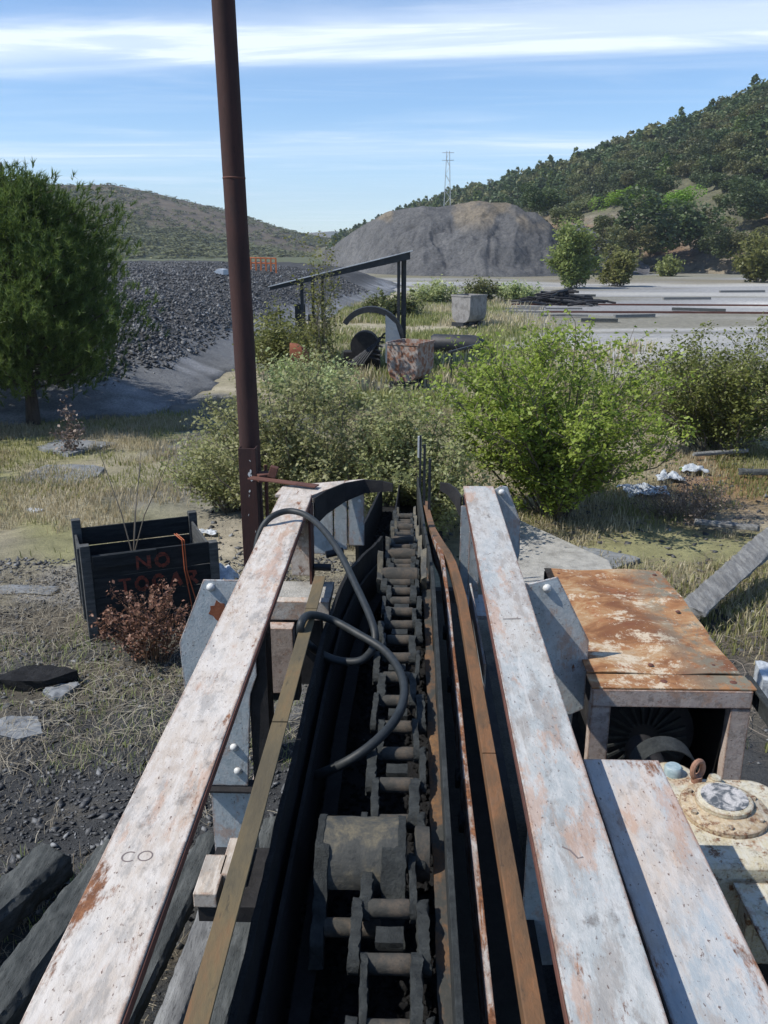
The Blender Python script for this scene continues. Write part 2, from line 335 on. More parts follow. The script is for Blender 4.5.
def link(name, me, mat, parent=None, loc=None):
    o = bpy.data.objects.new(name, me); C.objects.link(o)
    if mat is not None and not me.materials: me.materials.append(M[mat] if isinstance(mat, str) else mat)
    if parent is not None: o.parent = parent
    if loc is not None: o.location = loc
    return o
def part(name, mb, mat, parent, bevel=0, smooth=False, label=None):
    """world-space shapes -> a mesh child of parent (vertices stored relative to the parent's origin)"""
    og = np.array(origin_of(parent)); mb.v = [np.vstack(mb.v) - og]
    me = mb.data(name); o = link(name, me, mat, parent); fin(o, bevel, smooth)
    if label: o['label'] = label
    return o
def fin(o, bevel, smooth, ang=40):
    me = o.data
    if smooth:
        me.polygons.foreach_set('use_smooth', [True] * len(me.polygons))
        me.set_sharp_from_angle(angle=R(ang))
    if bevel:
        b = o.modifiers.new('bevel', 'BEVEL'); b.width = bevel; b.segments = 2; b.limit_method = 'ANGLE'; b.angle_limit = R(35)
def thing(name, label, cat, loc=(0, 0, 0), group=None):
    o = bpy.data.objects.new(name, None); C.objects.link(o); o.location = loc; o.empty_display_size = .1
    o['label'] = label; o['category'] = cat
    if group: o['group'] = group
    return o
def single(name, mb, mat, label, cat, loc, group=None, bevel=0, smooth=False):
    mb.v = [np.vstack(mb.v) - np.array(loc)]
    o = link(name, mb.data(name), mat, None, loc); fin(o, bevel, smooth)
    o['label'] = label; o['category'] = cat
    if group: o['group'] = group
    return o
def fast_mesh(name, v, f, mat, nper=None):
    """v (n,3) array, f (m,k) array of equal-sided faces"""
    me = bpy.data.meshes.new(name); f = np.asarray(f, np.int32); v = np.asarray(v, np.float32)
    me.vertices.add(len(v)); me.vertices.foreach_set('co', v.ravel())
    k = f.shape[1]; me.loops.add(f.size); me.loops.foreach_set('vertex_index', f.ravel())
    me.polygons.add(len(f)); me.polygons.foreach_set('loop_start', np.arange(0, f.size, k, dtype=np.int32))
    me.update(calc_edges=True); me.validate()
    if mat: me.materials.append(M[mat] if isinstance(mat, str) else mat)
    return me
def unit(n, rng=RNG):
    a = rng.normal(size=(n, 3)); return a / np.linalg.norm(a, axis=1, keepdims=True)
def leaves(P, size, rng=RNG, upbias=.4, aspect=.6):
    n = len(P); nrm = unit(n, rng); nrm[:, 2] = np.abs(nrm[:, 2]) + upbias; nrm /= np.linalg.norm(nrm, axis=1, keepdims=True)
    u = np.cross(nrm, unit(n, rng)); u /= np.linalg.norm(u, axis=1, keepdims=True) + 1e-9; w = np.cross(nrm, u)
    s = (size * rng.uniform(.4, 1.6, n))[:, None] if np.isscalar(size) else size[:, None]
    a = P + u * s; b = P + w * s * aspect + nrm * s * .15; c = P - u * s; d = P - w * s * aspect + nrm * s * .15
    v = np.stack([a, b, c, d], 1).reshape(-1, 3); f = np.arange(4 * n).reshape(-1, 4); return v, f
def blades(P, h, w, lean=.35, rng=RNG, dirs=None):
    """two-segment grass blades"""
    n = len(P); h = h * rng.uniform(.5, 1.3, n); az = rng.uniform(0, 2 * np.pi, n); l = rng.uniform(0, lean, n) * h
    d = np.stack([np.cos(az), np.sin(az), np.zeros(n)], 1); s = np.stack([-np.sin(az), np.cos(az), np.zeros(n)], 1)
    up = np.array([0, 0, 1.]); w = (w * rng.uniform(.6, 1.3, n))[:, None]
    mid = P + up * (h * .6)[:, None] + d * (l * .4)[:, None]; tip = P + up * (h * .92)[:, None] + d * l[:, None] * 1.3
    v = np.stack([P - s * w, P + s * w, mid + s * w * .7, mid - s * w * .7, tip], 1).reshape(-1, 3)
    b = np.arange(n)[:, None] * 5
    f = np.concatenate([b + np.array([[0, 1, 2]]), b + np.array([[0, 2, 3]]), b + np.array([[3, 2, 4]])]); return v, f
def chips(P, size, flat=.3, rng=RNG):
    """irregular little rock shards, 6 vertices and 8 triangles each"""
    n = len(P); base = np.array([(1, 0, 0), (0, 1, 0), (-1, 0, 0), (0, -1, 0), (0, 0, 1), (0, 0, -1.)])
    a = rng.uniform(0, 2 * np.pi, n); sx = size * rng.uniform(.6, 1.3, n); sy = size * rng.uniform(.4, 1., n); sz = size * flat * rng.uniform(.5, 1.5, n)
    v = base[None] * np.stack([sx, sy, sz], 1)[:, None, :] * rng.uniform(.6, 1.25, (n, 6, 1))
    v[:, 4, :2] += (rng.uniform(-.5, .5, (n, 2)) * size[:, None]); v[:, 5, :2] += (rng.uniform(-.5, .5, (n, 2)) * size[:, None])
    tl = rng.normal(0, .35, (n, 2)); v[:, :, 2] += v[:, :, 0] * tl[:, :1] + v[:, :, 1] * tl[:, 1:]
    x = v[:, :, 0] * np.cos(a)[:, None] - v[:, :, 1] * np.sin(a)[:, None]; y = v[:, :, 0] * np.sin(a)[:, None] + v[:, :, 1] * np.cos(a)[:, None]
    v = np.stack([x, y, v[:, :, 2]], 2) + P[:, None, :]
    tri = np.array([(0, 1, 4), (1, 2, 4), (2, 3, 4), (3, 0, 4), (1, 0, 5), (2, 1, 5), (3, 2, 5), (0, 3, 5)])
    f = (np.arange(n)[:, None, None] * 6 + tri[None]).reshape(-1, 3); return v.reshape(-1, 3), f
def stuff(name, v, f, mat, label=None, cat=None):
    o = link(name, fast_mesh(name, v, f, mat), None); o['kind'] = 'stuff'
    if label: o['label'] = label
    if cat: o['category'] = cat
    return o
HAZE = 0.00024
# ============================================================ THE SETTING
def attr_col(me, cols):
    a = me.color_attributes.new('soil', 'FLOAT_COLOR', 'POINT'); c = np.ones((len(cols), 4), np.float32); c[:, :3] = cols
    a.data.foreach_set('color', c.ravel())
def soilmat(name, nscale, amt, bdist, fine=60, rocky=False, rough=.95):
    t = MT(name); a = t.n('ShaderNodeVertexColor'); a.layer_name = 'soil'; c = a.outputs[0]
    n1 = t.noise(nscale, 8, .75); n2 = t.noise(fine, 5, .8)
    c = t.mix(1.0, c, t.ramp(n1, [(.3, (1 - amt,) * 3), (.5, (1, 1, 1)), (.72, (1 + amt, 1 + amt * .95, 1 + amt * .85))]), 'MULTIPLY')
    c = t.mix(1.0, c, t.ramp(n2, [(.32, (.55, .55, .56)), (.5, (1, 1, 1)), (.7, (1.4, 1.38, 1.33))]), 'MULTIPLY')
    if rocky:
        v = t.n('ShaderNodeTexVoronoi'); v.inputs['Scale'].default_value = rocky; t.L.new(t.vec((1, 1, 1.4)), v.inputs['Vector'])
        v2 = t.n('ShaderNodeTexVoronoi'); v2.inputs['Scale'].default_value = rocky * 2.3; t.L.new(t.vec((1, 1, 1.4)), v2.inputs['Vector'])
        c = t.mix(.8, c, t.ramp(v.outputs['Color'], [(0, (.5, .5, .52)), (.5, (.95, .95, 1)), (1, (1.7, 1.66, 1.6))]), 'MULTIPLY')
        t.bump(t.mul(t.mul(v.outputs['Distance'], t.mul(v2.outputs['Distance'], .5), 'ADD'), t.mul(n2, .5), 'SUBTRACT'), bdist, 1.0)
    else: t.bump(t.mul(n1, t.mul(n2, .35), 'ADD'), bdist, .9)
    t.col(c); t.rough(rough); t.spec(.15); return t.m
M['soil'] = soilmat('bare_soil_and_slate_dust', 3.0, .35, .05)
M['bank'] = soilmat('slate_rubble_slope', 1.2, .3, .10, 20)
M['pile'] = soilmat('slate_waste_slope', .35, .4, .35, 2.6)
M['hillside'] = soilmat('scrubby_hillside', .08, .4, 1.2, .9)

FOOT = [(-60, 14), (-30, 15.5), (-9.2, 17.5), (-7.4, 18.1), (-5.9, 18.9), (-5.1, 22.2), (-4.9, 30.4), (-4.9, 44), (-2, 60), (-1, 90), (-60, 95)]
def poly_sd(x, y, P):
    """signed distance to a closed polygon, positive inside"""
    P = np.array(P, float); d = np.full(np.shape(x), 1e9); ins = np.zeros(np.shape(x), bool); n = len(P)
    for i in range(n):
        a = P[i]; b = P[(i + 1) % n]; e = b - a; wx = x - a[0]; wy = y - a[1]
        t_ = np.clip((wx * e[0] + wy * e[1]) / (e @ e), 0, 1); d = np.minimum(d, (wx - e[0] * t_) ** 2 + (wy - e[1] * t_) ** 2)
        c = ((a[1] > y) != (b[1] > y)) & (x < (b[0] - a[0]) * (y - a[1]) / (b[1] - a[1] + 1e-12) + a[0]); ins ^= c
    return np.where(ins, 1, -1) * np.sqrt(d)
def bank_z(x, y):
    d = poly_sd(x, y, FOOT) + (fbm(np.asarray(x) * .5, np.asarray(y) * .5, 3, 5) - .5) * 1.2
    h = 2.45 * (1 - np.exp(-(np.clip(d, 0, None) / 4.6) ** 1.35))
    return np.where(d > 0, h, -.5 + .0 * h) + (fbm(np.asarray(x) * .9, np.asarray(y) * .9, 4, 9) - .5) * .35 * sst(.5, 3, d), d
def gh(x, y):
    x = np.asarray(x, float); y = np.asarray(y, float)
    near = 1 - sst(25, 60, np.hypot(x, y))
    z = (fbm(x * .35, y * .35, 4, 21) - .5) * .22 * near + (fbm(x * 1.7, y * 1.7, 3, 31) - .5) * .08 * near
    return z - .04

# ground sheet: fine near the camera, coarse towards the horizon
def warp(n, lo, hi, k):
    t_ = np.linspace(-1, 1, n); s = np.sinh(t_ * k) / np.sinh(k); return np.where(s < 0, -s * lo, s * hi)
gx = warp(420, -3200, 3200, 8.6); gy = np.concatenate([-warp(60, -300, 300, 5)[30:][::-1] + 0, 1 + (np.sinh(np.linspace(0, 1, 520) * 7.6) / np.sinh(7.6)) * 4200])
gy = np.unique(np.round(gy, 4)); X, Y = np.meshgrid(gx, gy); Z = gh(X, Y)
nx, ny = len(gx), len(gy); ii = (np.arange(ny - 1)[:, None] * nx + np.arange(nx - 1)[None]).ravel()
ground_me = fast_mesh('ground', np.stack([X.ravel(), Y.ravel(), Z.ravel()], 1), np.stack([ii, ii + 1, ii + nx + 1, ii + nx], 1), 'soil')
def soil_colour(x, y):
    n = lambda s, o, sd: fbm(x * s, y * s, o, sd)
    c = np.zeros((len(x), 3)); c[:] = (.30, .27, .19)                     # dry earth with litter
    def put(m, col):
        c[:] = c * (1 - m[:, None]) + np.array(col) * m[:, None]
    put(sst(.45, .62, n(.5, 4, 2)), (.26, .25, .13)); put(sst(.55, .68, n(.9, 4, 3)) * .8, (.40, .36, .27))
    # slate ground round the machine
    sl = sst(9.6, 7.2, y + (n(.9, 3, 4) - .5) * 3) * sst(30, 10, np.abs(x)); put(sl, (.060, .062, .064)); put(sl * sst(.50, .66, n(1.4, 4, 5)) * .9, (.13, .115, .09))
    put(sst(.60, .66, n(.8, 3, 55)) * sst(4.5, 6, y) * sst(10, 8, y) * sst(0, -2, x), (.27, .27, .27))
    # bare beige path left of the bushes
    pth = np.exp(-((x + 2.6 + .05 * (y - 14)) / 1.0) ** 2) * sst(8, 10, y) * sst(24, 20, y); put(pth * .85, (.36, .32, .25))
    # slaty patches among the grass
    put(sst(.57, .63, n(.33, 3, 6)) * sst(10, 13, y) * sst(40, 30, y) * sst(3, -2, x) * .8, (.13, .135, .14))
    put(sst(.52, .64, n(.30, 3, 61)) * sst(10, 13, y) * sst(22, 19, y) * sst(1, 3, x) * .7, (.24, .11, .055))
    # flat yard of pale grey slate dust, right of and beyond the tubs
    yd = sst(-1, 5, x - 4.5 + (y < 40) * 2 + (n(.25, 3, 7) - .5) * 6) * sst(24, 34, y + (n(.2, 3, 8) - .5) * 10)
    yd = np.maximum(yd, sst(68, 84, y + (n(.07, 3, 81) - .5) * 20) * sst(-14, -2, x)); yd *= sst(190, 150, y)
    yc = np.array((.265, .265, .262))[None] * (.75 + .6 * n(.09, 4, 10))[:, None]; c[:] = c * (1 - yd[:, None]) + yc * yd[:, None]
    put(yd * sst(.54, .64, fbm(x * .035, y * .14, 4, 12)) * .85, (.40, .39, .36)); put(yd * sst(.50, .62, fbm(x * .04, y * .2, 4, 13)) * .8, (.17, .16, .12)); put(yd * sst(88, 96, y) * sst(.35, .6, n(.05, 3, 19)) * .8, (.19, .165, .11))
    put(yd * np.exp(-((x - 26) / 3.8) ** 2 - ((y - 59) / 3.2) ** 2) * 1.0, (.62, .60, .56))
    put(yd * sst(100, 120, y) * sst(.4, .55, n(.06, 3, 14)) * .7, (.17, .16, .10))
    put(sst(120, 200, y), (.10, .11, .06)); return c
attr_col(ground_me, soil_colour(X.ravel(), Y.ravel()))
go = link('ground', ground_me, None); go['kind'] = 'structure'
ground_me.polygons.foreach_set('use_smooth', [True] * len(ground_me.polygons))

# slate bank on the left
bx_, by_ = np.meshgrid(np.arange(-60, 6, .22), np.concatenate([np.arange(15, 48, .22), np.arange(48, 95, .6)]))
bz, bd = bank_z(bx_.ravel(), by_.ravel()); nx2, ny2 = bx_.shape[1], bx_.shape[0]
bi = (np.arange(ny2 - 1)[:, None] * nx2 + np.arange(nx2 - 1)[None]).ravel(); bf = np.stack([bi, bi + 1, bi + nx2 + 1, bi + nx2], 1)
keep = (bd[bf] > -1).all(1); bank_me = fast_mesh('slate_bank', np.stack([bx_.ravel(), by_.ravel(), bz], 1), bf[keep], 'bank')
bn = fbm(bx_.ravel() * .6, by_.ravel() * .6, 4, 40)
bc = np.array((.066, .067, .069))[None] * (.7 + .6 * bn)[:, None]; lowm = sst(3.0, 1.4, bd)[:, None]; bc = bc * (1 - lowm) + np.array((.165, .170, .175)) * lowm
drift = .5 * (sst(.57, .64, fbm(bx_.ravel() * .5, by_.ravel() * .9, 3, 42)) * sst(2.6, 1.2, bd))[:, None] * .8; bc = bc * (1 - drift) + np.array((.40, .41, .43)) * drift
attr_col(bank_me, bc); bo = link('slate_bank', bank_me, None); bo['kind'] = 'structure'
# stones lying on the bank
n = 90000; sx_ = RNG.uniform(-22, -3, n); sy_ = 19 + RNG.uniform(0, 1, n) ** 1.5 * 50
sz_, sd_ = bank_z(sx_, sy_); k = (sd_ > 1.3 + .8 * RNG.uniform(0, 1, n)) & (RNG.uniform(0, 1, n) < .9) & (sx_ > -.62 * sy_)
P = np.stack([sx_, sy_, sz_ + .02], 1)[k]; size = .03 + .10 * RNG.uniform(0, 1, k.sum()) ** 2.6
t = MT('slate_stones'); g = t.n('ShaderNodeNewGeometry'); t.col(t.ramp(g.outputs['Random Per Island'], [(0, (.032, .033, .034)), (.5, (.066, .067, .069)), (.9, (.125, .127, .127)), (1, (.24, .245, .25))])); t.rough(.6); t.spec(.4); M['slate'] = t.m
stuff('slate_rubble', *chips(P, size, .55), 'slate', 'loose slate stones covering the dark bank behind the pine', 'rubble')

# hills: a strip of slope between a foot line and a ridge line, with a back slope
def hill_strip(name, cols, mat, colour, nb=260, nt_=70, rough_amp=1.0, prof=.85, fs=.03, back=60, gully=0):
    c = np.array(cols, float); px = np.linspace(c[0, 0], c[-1, 0], nb)
    bd_, bz_, rd_, ry_ = [np.interp(px, c[:, 0], c[:, i]) for i in (1, 2, 3, 4)]
    tt = np.concatenate([np.linspace(0, 1, nt_), [1.15, 1.6]]); V = np.zeros((nb, len(tt), 3))
    for i in range(nb):
        r = ray(px[i], ry_[i]); hl = math.hypot(r[0], r[1]); ux, uy = r[0] / hl, r[1] / hl; rz = EYE + rd_[i] * r[2] / hl
        for j, q in enumerate(tt):
            dd = bd_[i] + (rd_[i] - bd_[i]) * min(q, 1) + max(0, q - 1) * back
            zz_ = bz_[i] - 1 + (rz - bz_[i] + 1) * (min(q, 1) ** prof) - max(0, q - 1) * back * .5
            V[i, j] = (ux * dd, uy * dd, zz_)
    f = (fbm(V[..., 0] * fs, V[..., 1] * fs, 5, 77) - .5); ramp_ = np.clip(tt * 4, 0, 1) * (1 - .75 * sst(.7, 1, tt))
    V[..., 2] += f * rough_amp * ramp_[None]
    if gully:
        gp, gt = np.meshgrid(px, tt, indexing='ij'); V[..., 2] += (np.abs(fbm(gp * .055 + gt * 1.2 + fbm(gp * .03, gt * 4, 3, 5) * 1.6, gt * .9, 4, 61) - .5) * 2 - .3) * gully * np.sin(np.clip(gt, 0, 1) * 3.14) ** .7
    m = len(tt); idx = (np.arange(nb - 1)[:, None] * m + np.arange(m - 1)[None]).ravel()
    me = fast_mesh(name, V.reshape(-1, 3), np.stack([idx, idx + m, idx + m + 1, idx + 1], 1), mat)
    T_ = np.tile(tt, nb); attr_col(me, colour(V.reshape(-1, 3), T_)); me.polygons.foreach_set('use_smooth', [True] * len(me.polygons))
    o = link(name, me, None); o['kind'] = 'structure'
    def at(p, q):
        i = np.interp(p, px, np.arange(nb)); j = np.interp(q, tt, np.arange(m)); i0 = min(int(i), nb - 2); j0 = min(int(j), m - 2); a = i - i0; b = j - j0
        return V[i0, j0] * (1 - a) * (1 - b) + V[i0 + 1, j0] * a * (1 - b) + V[i0, j0 + 1] * (1 - a) * b + V[i0 + 1, j0 + 1] * a * b
    return at
def col_right(V, T_):
    n_ = fbm(V[:, 0] * .05, V[:, 1] * .05 + V[:, 2] * .08, 4, 3); c = np.array((.115, .112, .07))[None] * (.7 + .6 * n_)[:, None]
    m = .7 * (sst(.54, .64, fbm(V[:, 0] * .07, V[:, 2] * .25, 4, 6)) * sst(.55, .1, T_))[:, None]; c = c * (1 - m) + np.array((.23, .195, .155)) * m
    m = .7 * (sst(.60, .68, fbm(V[:, 0] * .12, V[:, 2] * .3, 3, 8)) * sst(.5, .2, T_))[:, None]; return c * (1 - m) + np.array((.24, .15, .09)) * m
def col_left(V, T_):
    n_ = fbm(V[:, 0] * .008, V[:, 1] * .008, 5, 13); c = np.array((.13, .105, .072))[None] * (.8 + .4 * n_)[:, None]
    m = sst(.45, .60, n_)[:, None]; c = c * (1 - m) + np.array((.062, .070, .042)) * m
    m = (sst(.5, .2, T_) * .6)[:, None]; return c * (1 - m) + np.array((.10, .11, .055)) * m
def col_pile(V, T_):
    n_ = fbm(V[:, 0] * .15, V[:, 1] * .05, 4, 15); c = np.array((.098, .098, .099))[None] * (.65 + .7 * n_)[:, None]
    m = (sst(.62, .95, T_ * .8 + (fbm(V[:, 0] * .22, V[:, 2] * .2, 4, 16) - .5) * 2.2) * sst(5, 8.5, V[:, 2]) * .45)[:, None]; c = c * (1 - m) + np.array((.26, .205, .13)) * m
    return c
hill = hill_strip('right_hill', [(315, 320, 0, 540, 250), (340, 290, 0, 520, 241), (400, 230, 0, 470, 219), (450, 200, 0, 420, 198), (520, 175, 0, 360, 184), (560, 160, 0, 340, 171), (600, 152, 0, 320, 158), (700, 142, 0, 300, 123), (768, 136, 0, 290, 92), (900, 130, 0, 285, 50), (1150, 130, 0, 280, 10)],
                  'hillside', col_right, 260, 70, 6.0, .82, .035)
lhill = hill_strip('left_hill', [(-700, 200, 0, 420, 150), (-300, 260, 0, 560, 170), (0, 300, 0, 640, 184), (75, 310, 0, 650, 186), (110, 320, 0, 650, 185), (150, 330, 0, 650, 192), (220, 350, 0, 680, 209), (290, 380, 0, 700, 231), (335, 420, 0, 720, 242), (400, 480, 0, 740, 247), (470, 520, 0, 760, 250)],
                   'hillside', col_left, 260, 60, 16.0, 1.1, .006)
hill_strip('far_hill', [(180, 1500, 0, 2100, 247), (260, 1500, 0, 2100, 240), (310, 1500, 0, 2100, 233), (335, 1500, 0, 2100, 231), (352, 1500, 0, 2100, 233), (420, 1500, 0, 2100, 240), (560, 1500, 0, 2100, 247)],
           'hillside', col_left, 80, 20, 20.0, 1., .004)
pile = hill_strip('spoil_heap', [(322, 160, 0, 166, 251), (335, 150, 0, 160, 245), (350, 140, 0, 153, 234), (367, 132, 0, 148, 223), (385, 126, 0, 144, 214), (408, 121, 0, 141, 208), (424, 119, 0, 140, 207), (436, 119, 0, 140, 208), (452, 118, 0, 140, 205), (468, 117, 0, 139, 203), (480, 116, 0, 138, 201), (492, 116, 0, 137, 203), (506, 116, 0, 137, 202), (516, 116, 0, 136, 205), (526, 117, 0, 135, 212), (536, 118, 0, 135, 213), (550, 119, 0, 134, 224), (566, 122, 0, 134, 244), (582, 126, 0, 132, 266)],
                  'pile', col_pile, 320, 80, 2.6, .95, .30, 14, .8)
# a second, lower tongue of stony waste between heap and hill
hill_strip('spoil_tongue', [(535, 124, 0, 130, 270), (548, 124, 0, 150, 245), (562, 125, 0, 156, 226), (580, 126, 0, 158, 224), (600, 127, 0, 155, 236), (625, 128, 0, 146, 252), (650, 130, 0, 138, 266)],
           'pile', lambda V, T_: np.array((.10, .10, .105))[None] * (.6 + .9 * fbm(V[:, 0] * .5, V[:, 2] * .5, 3, 3))[:, None], 80, 30, 2.5, .9, .2, 10)

# concrete strip beside the machine
def slab(name, pts, z0, z1, mat):
    mb = MB(); mb.prism([(*p, z0) for p in pts], (0, 0, z1 - z0)); o = link(name, mb.data(name), mat); fin(o, .02, False); o['kind'] = 'structure'
slab('concrete_strip', [(.95, 10.6), (1.35, 10.9), (2.3, 9.2), (2.2, 7.6), (1.0, 7.4)], -.3, .10, 'concrete')

# ============================================================ PLANTS
def shrub(name, label, cat, loc, rx, ry, h, nst, nsub, nleaf, size, mat, jit=.07, sublen=.3, base=.12, low=.15, group=None, rng=RNG, stemmat='twig', spike=0., r0=.014, flop=1.0):
    T_ = thing(name, label, cat, loc, group); st = MB(); pts = []; og = Vector(loc)
    for i in range(nst):
        az = rng.uniform(0, 2 * math.pi); q = math.sqrt(rng.uniform(0, 1)); hh = h * (1 - .55 * q ** 2.2) * rng.uniform(.70, 1.0 + spike)
        e = Vector((rx * q * math.cos(az), ry * q * math.sin(az), max(hh, low))); b = Vector((math.cos(az) * base * rng.uniform(0, 1), math.sin(az) * base * rng.uniform(0, 1), -.05))
        path = [b]
        for s in (.25, .5, .75, 1.):
            p = b.lerp(e, s); p.x = b.x + (e.x - b.x) * s ** 1.35; p.y = b.y + (e.y - b.y) * s ** 1.35; p += Vector(rng.normal(0, .03 * h, 3)); path.append(p)
        st.tube([p + og for p in path], [r0, r0 * .8, r0 * .6, r0 * .4, r0 * .15], 5)
        for j in range(nsub):
            s = rng.uniform(.18, 1.); k_ = min(int(s * 4), 3); p0 = path[k_].lerp(path[k_ + 1], s * 4 - k_)
            out = Vector(rng.normal(0, 1, 3)); out.z = abs(out.z) * .9 + .25; out += Vector((e.x, e.y, 0)) * .5 * flop; out.normalize()
            ln = sublen * rng.uniform(.5, 1.2); p1 = p0 + out * ln * .5 + Vector(rng.normal(0, .02, 3)); p2 = p0 + out * ln + Vector((0, 0, .05 * ln))
            st.tube([p0 + og, p1 + og, p2 + og], [r0 * .3, r0 * .2, r0 * .1], 3, False)
            nl = max(2, int(nleaf / (nst * nsub))); u = rng.uniform(.1, 1.05, nl)[:, None]
            pts.append(np.array(p0)[None] * (1 - u) ** 2 + 2 * np.array(p1)[None] * u * (1 - u) + np.array(p2)[None] * u * u + rng.normal(0, jit, (nl, 3)))
    part('stems', st, stemmat, T_)
    P_ = np.vstack(pts); P_ = P_[P_[:, 2] > .03]; v, f = leaves(P_, size, rng)
    o = link('foliage', fast_mesh('foliage', v, f, mat), None, T_); o['kind'] = 'stuff'; return T_
def G(x, y): return (x, y, float(gh(x, y)))
shrub('grey_green_bush', 'wide grey-green bush just behind the left plank end', 'bush', G(-1.35, 10.4), 1.4, 1.15, 2.4, 78, 16, 36000, .023, 'willow', .045, .34, .3)
shrub('grey_green_bush', 'low grey-green bush leaning over the chain trough', 'bush', G(.05, 10.2), .95, 1.1, 1.95, 52, 16, 28000, .023, 'willow', .06, .32, .25)
shrub('grey_green_bush', 'sparse grey-green bush spreading left beyond the rusty pole', 'bush', G(-2.55, 11.6), .8, .8, 1.35, 34, 12, 13000, .023, 'willow', .07, .34, .25)
shrub('thin_sapling', 'bare-twigged young tree with sparse buds rising beside the shed posts', 'sapling', G(-2.15, 21.5), .55, .5, 4.1, 13, 9, 2600, .036, 'sapling', .10, .5, .15, 1.2, spike=.1)
shrub('light_green_bush', 'light green bush growing between the shed posts', 'bush', G(-3.8, 25.2), 1.3, 1.5, 1.75, 40, 12, 10000, .048, 'sapling', .12, .5, .3)
shrub('light_green_bush', 'pale bush in front of the shed, left of the near tub', 'bush', G(-2.4, 19.0), 1.3, 1.2, 1.15, 34, 12, 11000, .034, 'willow', .1, .42, .3)
shrub('hawthorn_bush', 'large bright green bush right of the conveyor', 'bush', G(2.0, 11.3), 1.85, 1.4, 2.75, 56, 24, 38000, .027, 'hawthorn', .045, .46, .18, .3, spike=.22, r0=.022)
shrub('bramble_thicket', 'dark olive bramble thicket behind the bright bush on the right', 'bush', G(5.7, 15.4), 2.0, 1.3, 2.2, 70, 16, 32000, .028, 'bramble', .06, .5, .5, .3, spike=.08, r0=.016)
shrub('dry_shrub', 'dry purplish leafless shrub below the bright green bush', 'shrub', G(3.75, 11.2), .75, .5, .62, 80, 8, 2600, .014, 'heather', .05, .22, .35, .12, r0=.005, stemmat='heather')
shrub('dry_shrub', 'rusty brown seeding plant against the front of the black crate', 'plant', G(-2.28, 6.80), .46, .34, .85, 40, 7, 3400, .015, 'seed_brown', .018, .12, .12, .2, r0=.005, stemmat='seed_brown')
shrub('weed_plant', 'reddish stalky weed standing at the edge of the pine shade', 'weed', G(-6.2, 15.0), .25, .25, 1.0, 12, 5, 500, .03, 'heather', .05, .2, .1, .4, r0=.006)
for i, (x, y, hh, lb) in enumerate([(-.9, 47, 1.2, 'low bush line bush nearest the shed roof'), (1.6, 58, 1.5, 'low rounded bush left of the far grey tub'), (4.5, 60, 1.6, 'rounded olive bush behind the far grey tub'), (7.6, 62, 1.2, 'flat bush between the far tub and the black heap')]):
    shrub('scrub_bush', lb, 'bush', G(x, y), 2.0, 1.2, hh, 22, 9, 3400, .085, ('oak_olive', 'willow')[i % 2], .16, .5, .5, r0=.02)
for px, py, w, hh, n_, mt, lb in [(572, 288, 26, 60, 3000, 'sapling', 'tall yellow-green sapling clump behind the black heap'), (616, 286, 20, 36, 1200, 'sapling', 'small thin sapling right of the tall clump'), (758, 282, 30, 42, 1800, 'sapling', 'yellowish bush at the right end of the yard'), (668, 276, 12, 18, 500, 'sapling', 'tiny yellow-green bush at the foot of the hill')]:
    p = atz(px, py, 0); s_ = p[1] / 850
    shrub('yard_bush', lb, 'bush', G(p[0], p[1]), w * s_, w * s_, hh * s_, 26, 12, n_ * 4, .0052 * p[1] ** .75, mt, .25, .09 * hh * s_ / 2 + .4, .8, 1., r0=.03, spike=.1)

